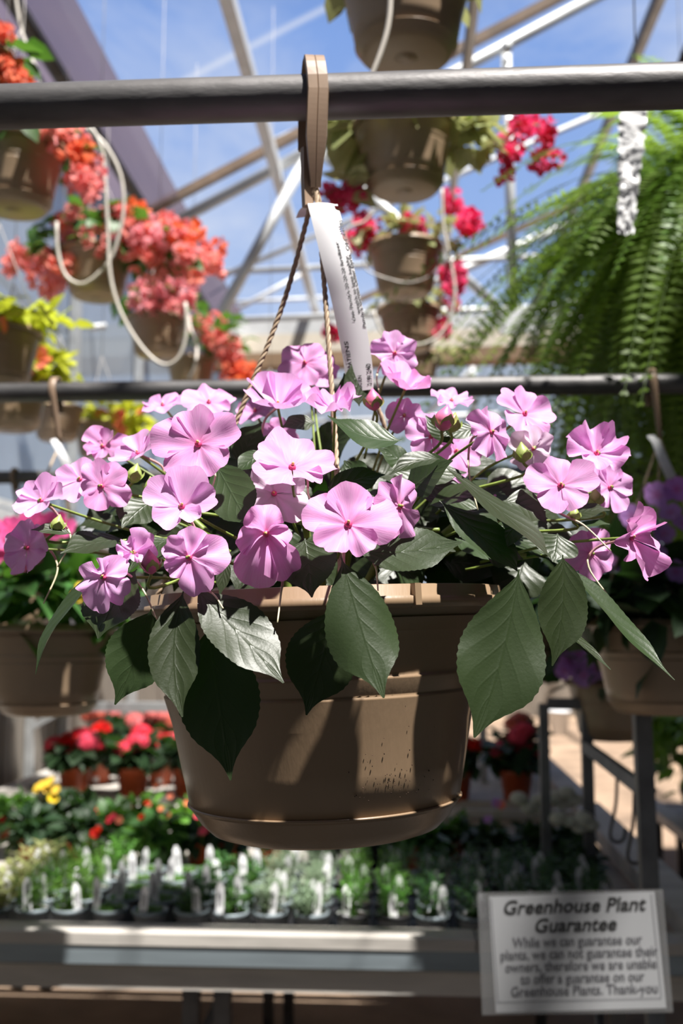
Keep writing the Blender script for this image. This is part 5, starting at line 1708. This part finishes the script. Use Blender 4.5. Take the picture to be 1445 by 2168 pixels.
# black carry trays under the pots, two columns each
for k in range(0, 14, 2):
    m = MB()
    x0 = XP0 + k * 0.0975 - 0.046; x1 = x0 + 0.19; y0, y1 = 2.492, 2.985
    z0 = ZBN - 0.0470
    m.box(((x0 + x1) / 2, (y0 + y1) / 2, z0), (x1 - x0, y1 - y0, 0.002))
    for (cx, cy, sx, sy) in (((x0 + x1) / 2, y0, x1 - x0, 0.002), ((x0 + x1) / 2, y1, x1 - x0, 0.002), (x0, (y0 + y1) / 2, 0.002, y1 - y0), (x1, (y0 + y1) / 2, 0.002, y1 - y0)):
        m.box((cx, cy, z0 + 0.012), (sx, sy, 0.024))
    tag(m.build('plant_tray', M['black'], smooth=False), f'black carry tray under the {ords[k]} and {ords[k + 1]} herb columns', 'tray', 'black carry trays under the herbs')

# ------------------------------------------------------------------ bench plants
def pot6(root, r, h, mat, rim=True):
    m = MB(); m.lathe([(0.0, 0.0), (r * 0.70, 0.0), (r * 0.72, 0.003), (r * 0.93, h * 0.84), (r * 0.95, h * 0.845)], 32)
    p = m.build('pot', M[mat], root)
    m = MB(); m.lathe([(r * 0.94, h * 0.84), (r, h * 0.845), (r * 1.01, h * 0.99), (r * 0.97, h), (r * 0.92, h * 0.93)], 32); m.build('rim', M[mat], p)
    m = MB(); m.lathe([(0.0, h * 0.93), (r * 0.93, h * 0.92)], 24); m.build('soil', M['soil'], root)
    return p

def floret_head(mat, seed, rad=0.05, n=150, fl=0.0095):
    rnd = random.Random(seed)
    m = MB()
    for k in range(n):
        t = (k + 0.5) / n
        z = 1 - 1.35 * t
        a = k * 2.39996
        rr = math.sqrt(max(0, 1 - z * z))
        d = Vector((rr * math.cos(a), rr * math.sin(a), z * 0.8))
        c = d * rad * rnd.uniform(0.93, 1.07)
        nn = (d + Vector((rnd.gauss(0, .2), rnd.gauss(0, .2), rnd.gauss(0, .2)))).normalized()
        sd = nn.orthogonal().normalized()
        td = nn.cross(sd)
        rot = rnd.uniform(0, 1.57)
        ci = m.vert(c, (0.0, 0.5))
        for q in range(4):
            a0 = rot + q * 1.5708
            vs = []
            for da, rq in ((-0.6, 0.8), (0.0, 1.05), (0.6, 0.8)):
                vs.append(m.vert(c + (sd * math.cos(a0 + da) + td * math.sin(a0 + da)) * fl * rq + nn * fl * 0.25, (0.9, 0.5)))
            m.face((ci, vs[0], vs[1], vs[2]))
    # dense heart so the head is not see-through
    rows = []
    for i in range(7):
        ph = math.pi * i / 6
        rows.append([Vector((rad * 0.86 * math.sin(ph) * math.cos(q), rad * 0.86 * math.sin(ph) * math.sin(q), rad * 0.72 * math.cos(ph))) for q in [2 * math.pi * j / 12 for j in range(12)]])
    m.grid(rows, [[(0.0, 0.5)] * 12 for _ in rows], close=True)
    o = m.build('head_source', M[mat]); d = o.data; bpy.data.objects.remove(o)
    return d
HD = {k: [floret_head(k, s) for s in (1, 2)] for k in ('red', 'salmon', 'white_floret')}

def hydrangea(px, py, Y, r, heads, label, mat='red', pot_mat='terracotta', group='red hydrangeas on the back bench', sticker=False, leafm='leaf_dark', hs=1.0):
    c = P(px, py, Y)
    c.z = ZBN
    root = thing('potted_hydrangea', label, 'potted plant', c, group)
    h = r * 1.75
    p = pot6(root, r, h, pot_mat)
    if sticker:
        m = MB()
        rows = [[Vector((r * (0.74 + 0.0125 * i * 1.6) * math.sin(a) * 1.012, -r * (0.74 + 0.0125 * i * 1.6) * math.cos(a) * 1.012, h * (0.10 + 0.10 * i))) for a in (-0.12, 0.05, 0.22, 0.36)] for i in range(6)]
        m.grid(rows); m.build('price_sticker', M['label'], p)
    m = MB(); leaf_cloud(m, (0, 0, h + 0.05), (r * 1.45, r * 1.45, 0.075), 110, 0.075, 0.055, int(px) + 7, flat=0.5); m.build('foliage', M[leafm], root)
    rnd = random.Random(int(px))
    for (hx, hy, sc_) in heads:
        q = P(hx, hy, Y + rnd.uniform(-0.05, 0.05)) - c
        inst(rnd.choice(HD[mat]), 'flower_head', root, q, (rnd.uniform(-.3, .3), rnd.uniform(-.3, .3), rnd.uniform(0, 6)), sc_ * hs)
    return root
hydrangea(157, 1688, 4.28, 0.070, [(118, 1580, .9), (150, 1570, .95), (185, 1572, .9), (140, 1590, .9), (172, 1560, .9), (205, 1585, .7), (110, 1583, .6)], 'red hydrangea in an orange pot with a white price sticker', sticker=True)
hydrangea(207, 1662, 4.60, 0.066, [(213, 1547, .9), (205, 1560, .7)], 'red hydrangea with one tall bloom, right behind the pot with the sticker', sticker=True)
hydrangea(281, 1690, 4.26, 0.070, [(262, 1590, .85), (290, 1575, .95), (312, 1580, .85), (300, 1555, .9), (265, 1600, .7)], 'red hydrangea in an orange pot at the bench edge, second along')
hydrangea(340, 1664, 4.58, 0.066, [(335, 1565, .95), (352, 1575, .9), (370, 1568, .8), (362, 1590, .6)], 'red hydrangea set behind the two front pots, beside the large basket', sticker=True)
hydrangea(398, 1690, 4.26, 0.070, [(368, 1598, .5), (410, 1580, .9)], 'red hydrangea at the bench edge mostly hidden by the large basket')
hydrangea(238, 1640, 4.90, 0.066, [(225, 1518, .9), (190, 1516, .8), (205, 1510, .8), (240, 1515, .7)], 'dusky hydrangea in the back row under the steel rail', 'salmon')
hydrangea(290, 1638, 4.95, 0.066, [(285, 1532, 1.15), (300, 1538, .9), (272, 1535, .9)], 'salmon pink hydrangea in the back row with one big round bloom', 'salmon')
hydrangea(345, 1640, 4.92, 0.066, [(345, 1520, 1.1), (360, 1528, .9), (320, 1515, .7)], 'salmon pink hydrangea in the back row beside the large basket', 'salmon')
hydrangea(1093, 1692, 4.26, 0.070, [(1060, 1590, .9), (1085, 1580, .9), (1112, 1588, 1.0), (1140, 1592, .85), (1098, 1560, .9), (1120, 1600, .8), (1110, 1548, .8)], 'deep red hydrangea in shade on the far side of the large basket, in full view')
hydrangea(1100, 1645, 4.85, 0.066, [(1102, 1528, 1.0), (1085, 1535, .8)], 'dusky hydrangea behind the shaded deep red one', 'salmon')
hydrangea(965, 1692, 4.26, 0.070, [(1000, 1580, .8), (975, 1575, .9)], 'deep red hydrangea in shade mostly hidden by the large basket')

# leafy bedding plants between the herbs and the back bench
def bedding(px, Y, r, label, leafm, blooms, pot_mat='terracotta', seed=0, H=0.10, n=150, spread=1.5, L=0.07, W=0.045, fl='red', fs=0.5, name='bedding_plant'):
    x = P(px, 1750, Y).x
    c = Vector((x, Y, ZBN - 0.0478))
    r, H, L, W = r * 0.75, H * 0.42, L * 0.75, W * 0.75
    root = thing(name, label, 'potted plant', c, 'leafy bedding plants on the front bench')
    h = r * 1.6
    pot6(root, r, h, pot_mat)
    m = MB(); leaf_cloud(m, (0, 0, h + H * 0.35), (r * spread, r * spread, H), n, L, W, 300 + seed, flat=0.7); m.build('foliage', M[leafm], root)
    rnd = random.Random(seed)
    for b0 in blooms:
        if len(b0) == 2:
            q = P(b0[0], b0[1], Y - 0.08) - c
            me = SF[fl]
        else:
            q = P(b0[0], b0[1], Y - 0.08) - c
            me = SF[b0[2]]
        # stalk down to the foliage
        s = MB(); s.tube([q, Vector((q.x * 0.6, q.y * 0.6, h))], 0.0014, 5); 
        fo = inst(rnd.choice(me), 'flower', root, q, (R(55 + rnd.uniform(-20, 20)), rnd.uniform(-.3, .3), rnd.uniform(-.4, .4)), fs * rnd.uniform(0.85, 1.2))
        s.build('flower_stem', M['stem'], root)
    return root
bedding(20, 3.65, 0.062, 'leafy green bedding plant at the picture edge behind the sage', 'leaf_bg', [(5, 1735)], seed=1, H=0.12)
bedding(105, 3.75, 0.062, 'dark leafy bedding plant with tall yellow blooms', 'leaf_dark', [(90, 1662, 'yellow'), (105, 1655, 'yellow'), (98, 1668, 'yellow'), (118, 1672, 'yellow'), (112, 1690, 'yellow'), (80, 1668, 'yellow')], seed=2, H=0.12, fs=0.75)
bedding(65, 3.35, 0.062, 'dark leafy bedding plant below the yellow blooms', 'leaf_dark', [], seed=3, H=0.14, n=180)
bedding(175, 3.70, 0.062, 'dark glossy bedding plant with small red blooms, left of the orange speckled one', 'leaf_dark', [(182, 1722), (192, 1718), (205, 1718)], seed=4, H=0.13)
bedding(170, 3.30, 0.062, 'dark low bedding plant right behind the feathery thyme', 'leaf_dark', [(200, 1765), (208, 1755)], seed=5, H=0.12, n=170)
bedding(240, 3.45, 0.062, 'broad leaved bedding plant with red and orange blooms', 'leaf_bg', [(232, 1735), (240, 1728), (252, 1736, 'bract_orange'), (200, 1720)], seed=6, H=0.12, L=0.085, W=0.06)
bedding(300, 3.60, 0.062, 'bright leafy bedding plant with orange speckled blooms', 'leaf_bright', [(275, 1708, 'bract_orange'), (315, 1703, 'bract_orange'), (340, 1712, 'bract_orange'), (355, 1725, 'salmon'), (310, 1698, 'red'), (330, 1662, 'bract_orange'), (352, 1658, 'bract_orange'), (360, 1685, 'bract_orange')], seed=7, H=0.13, fs=0.42)
bedding(330, 3.25, 0.062, 'bright leafy bedding plant spilling over a black tray', 'leaf_bg', [(300, 1730)], seed=8, H=0.13, pot_mat='black', L=0.085, W=0.05)
bedding(400, 3.55, 0.062, 'green bedding plant with dark red blooms beside the large basket', 'leaf_bright', [(418, 1726), (432, 1752), (440, 1745), (448, 1758), (395, 1700, 'bract_orange')], seed=9, H=0.13, fs=0.45)
bedding(425, 3.3, 0.060, 'dark leafy plant in an orange pot at the edge of the large basket', 'leaf_dark', [(430, 1760)], seed=10, H=0.06, n=70, spread=1.2)
bedding(480, 3.3, 0.060, 'orange potted bedding plant just under the large basket', 'leaf_dark', [], seed=11, H=0.05, n=60, spread=1.1)
bedding(577, 3.25, 0.058, 'orange potted bedding plant under the middle of the large basket', 'leaf_dark', [], seed=12, H=0.04, n=40, spread=1.0)
bedding(690, 3.3, 0.058, 'black potted bedding plant under the middle of the large basket', 'leaf_dark', [], seed=13, H=0.04, n=40, pot_mat='black', spread=1.0)
bedding(785, 3.3, 0.058, 'black potted bedding plant beside the orange pots under the large basket', 'leaf_dark', [], seed=14, H=0.04, n=40, pot_mat='black', spread=1.0)
bedding(885, 3.3, 0.062, 'broad leaved green plant in a red pot just right of the large basket', 'leaf_bg', [], seed=15, H=0.11, n=120, L=0.085, W=0.065)
bedding(955, 3.4, 0.062, 'round leaved green plant in a red pot between the basket and the pansies', 'leaf_bg', [(948, 1702, 'salmon')], seed=16, H=0.10, n=110)
bedding(1035, 3.3, 0.062, 'dark leafy pansies with nearly black blooms', 'leaf_dark', [(1050, 1700, 'petal_lilac'), (1032, 1735, 'petal_lilac'), (1060, 1704, 'bract_orange')], seed=17, H=0.10, pot_mat='black', n=130)
for i, (px, Y, heads, lab) in enumerate([
    (1130, 3.25, [(1098, 1692, .8), (1120, 1710, .85), (1140, 1695, .7), (1150, 1715, .7)], 'white flowered bedding plant in shade, beside the dark pansies'),
    (1205, 3.3, [(1175, 1690, .85), (1200, 1680, .8), (1215, 1695, .8), (1190, 1705, .7)], 'white flowered bedding plant in shade, second from the pansies'),
    (1215, 2.98, [(1180, 1735, .7), (1205, 1742, .6), (1235, 1735, .8), (1250, 1748, .7), (1225, 1755, .6)], 'white flowered bedding plant in shade, nearest the aisle post')]):
    root = bedding(px, Y, 0.06, lab, 'leaf_dark', [], seed=20 + i, H=0.10, pot_mat='black', n=150)
    o = root.location
    for (hx, hy, s_) in heads:
        inst(HD['white_floret'][i % 2], 'flower_head', root, P(hx, hy, Y - 0.06) - o, (0, 0, hx), s_ * 0.62)

# shrubs on the low bench across the aisle
for i, (px, py, Y, w_, lab) in enumerate([(1420, 1590, 4.6, 0.36, 'bright green leafy shrub with white blooms on the low bench, nearest'), (1350, 1560, 5.6, 0.34, 'green leafy shrub with white blooms on the low bench, by the grey post'), (1470, 1520, 5.4, 0.4, 'tall green shrub at the picture edge on the low bench')]):
    c = P(px, py, Y)
    c.x = max(c.x, 1.55)
    root = thing('potted_shrub', lab, 'potted plant', (c.x, Y, 0.46), 'white flowered shrubs across the aisle')
    pot6(root, 0.11, 0.17, 'black')
    m = MB(); leaf_cloud(m, (0, 0, c.z - 0.46), (w_, w_, 0.34), 380, 0.10, 0.06, 400 + i); m.build('foliage', M['leaf_bright'], root)
    rnd = random.Random(i)
    for k in range(7):
        a = rnd.uniform(3.3, 6.1)
        inst(HD['white_floret'][0], 'flower_head', root, Vector((w_ * math.cos(a), w_ * math.sin(a), c.z - 0.46 + rnd.uniform(-.18, .18))), (0, 0, 0), 0.8)
# white bucket standing far down the aisle
c = PZ(1184, 1556, 0.0)
r = thing('bucket', 'white bucket standing far down the aisle floor', 'bucket', c)
m = MB(); m.lathe([(0, 0), (0.10, 0), (0.145, 0.30), (0.155, 0.30), (0.155, 0.33), (0.14, 0.33), (0.10, 0.02)], 32); m.build('body', M['bucket'], r)
m = MB(); m.tube([Vector((0.15 * math.cos(R(a)), -0.02, 0.32 + 0.12 * math.sin(R(a)))) for a in range(0, 181, 15)], 0.004, 6); m.build('handle', M['wire'], r)

# ------------------------------------------------------------------ guarantee sign
YS = 1.70
p00, p10, p01, p11 = P(1010, 1890, YS), P(1402, 1883, YS - 0.02), P(1020, 2149, YS), P(1424, 2143, YS - 0.02)
sg = thing('sign', 'laminated paper sign with the greenhouse plant guarantee, standing before the bench', 'sign', p01)
def sp_(u, v, off=0.0):
    a = p00.lerp(p10, u); c = p01.lerp(p11, u)
    return a.lerp(c, v) - FWD * off
m = MB()
n = 12
for off in (0.0010, -0.0010):
    m.grid([[sp_(i / n, j / n, off) for j in range(n + 1)] for i in range(n + 1)])
m.build('laminate', M['laminate'], sg, origin=p01, smooth=False)
m = MB()
u0, u1, v0, v1 = 0.062, 0.955, 0.015, 0.965
m.grid([[sp_(u0 + (u1 - u0) * i / n + 0.012 * (j / n), v0 + 0.018 * (1 - i / n) + (v1 - v0) * j / n, 0.0004) for j in range(n + 1)] for i in range(n + 1)])
paper = m.build('paper', M['sign_paper'], sg, origin=p01, smooth=False)
WS, HS = (p10 - p00).length, (p01 - p00).length
def sign_text(body, size, cu, cv, bold, shear, mat, width=None, nm='lettering'):
    vs, fs = text_mesh(body, size, bold, shear)
    if width:
        x0 = min(v.x for v in vs); x1 = max(v.x for v in vs)
        k = width * WS / (x1 - x0); xc = (x0 + x1) / 2
        for v in vs:
            v.x = (v.x - xc) * k
    mm = MB()
    for v in vs:
        u = cu + v.x / WS
        mm.vert(sp_(u, cv - v.y / HS - 0.02 * (u - 0.5), 0.0013))
    for f in fs:
        mm.face(f)
    mm.build(nm, M[mat], paper, origin=p01, smooth=False)
sign_text('Greenhouse Plant', 0.0300, 0.525, 0.172, 0.0006, 0.24, 'ink', 0.765)
sign_text('Guarantee', 0.0300, 0.525, 0.328, 0.0006, 0.24, 'ink', 0.435)
for k, (t, wd) in enumerate((('While we can guarantee our', 0.69), ('plants, we can not guarantee their', 0.835), ('owners, therefore we are unable', 0.80), ('to offer a guarantee on our', 0.655), ('Greenhouse Plants. Thank-you', 0.77))):
    sign_text(t, 0.0215, 0.525 + 0.005 * k, 0.445 + 0.100 * k, 0.00025, 0.0, 'ink_grey', wd)
# thin border line
m = MB()
def strip(ua, va, ub, vb, w_):
    du, dv = ub - ua, vb - va
    if abs(du) > abs(dv):
        q = [sp_(ua, va, .0012), sp_(ub, vb, .0012), sp_(ub, vb + w_, .0012), sp_(ua, va + w_, .0012)]
    else:
        q = [sp_(ua, va, .0012), sp_(ub, vb, .0012), sp_(ub + w_ * 0.7, vb, .0012), sp_(ua + w_ * 0.7, va, .0012)]
    m.face([m.vert(x) for x in q])
strip(0.085, 0.895, 0.945, 0.880, 0.005); strip(0.072, 0.05, 0.085, 0.895, 0.004); strip(0.935, 0.03, 0.945, 0.88, 0.004)
m.build('border_line', M['ink_grey'], paper, origin=p01, smooth=False)
m = MB()
c = (p01 + p11) / 2
sx = P(1266, 2150, YS + 0.02).x
m.tube([Vector((sx, YS + 0.015, 0.0)), Vector((sx, YS + 0.015, p00.z - 0.03))], 0.007, 8)
m.build('sign_stake', M['steel_dark'], sg, origin=p01)
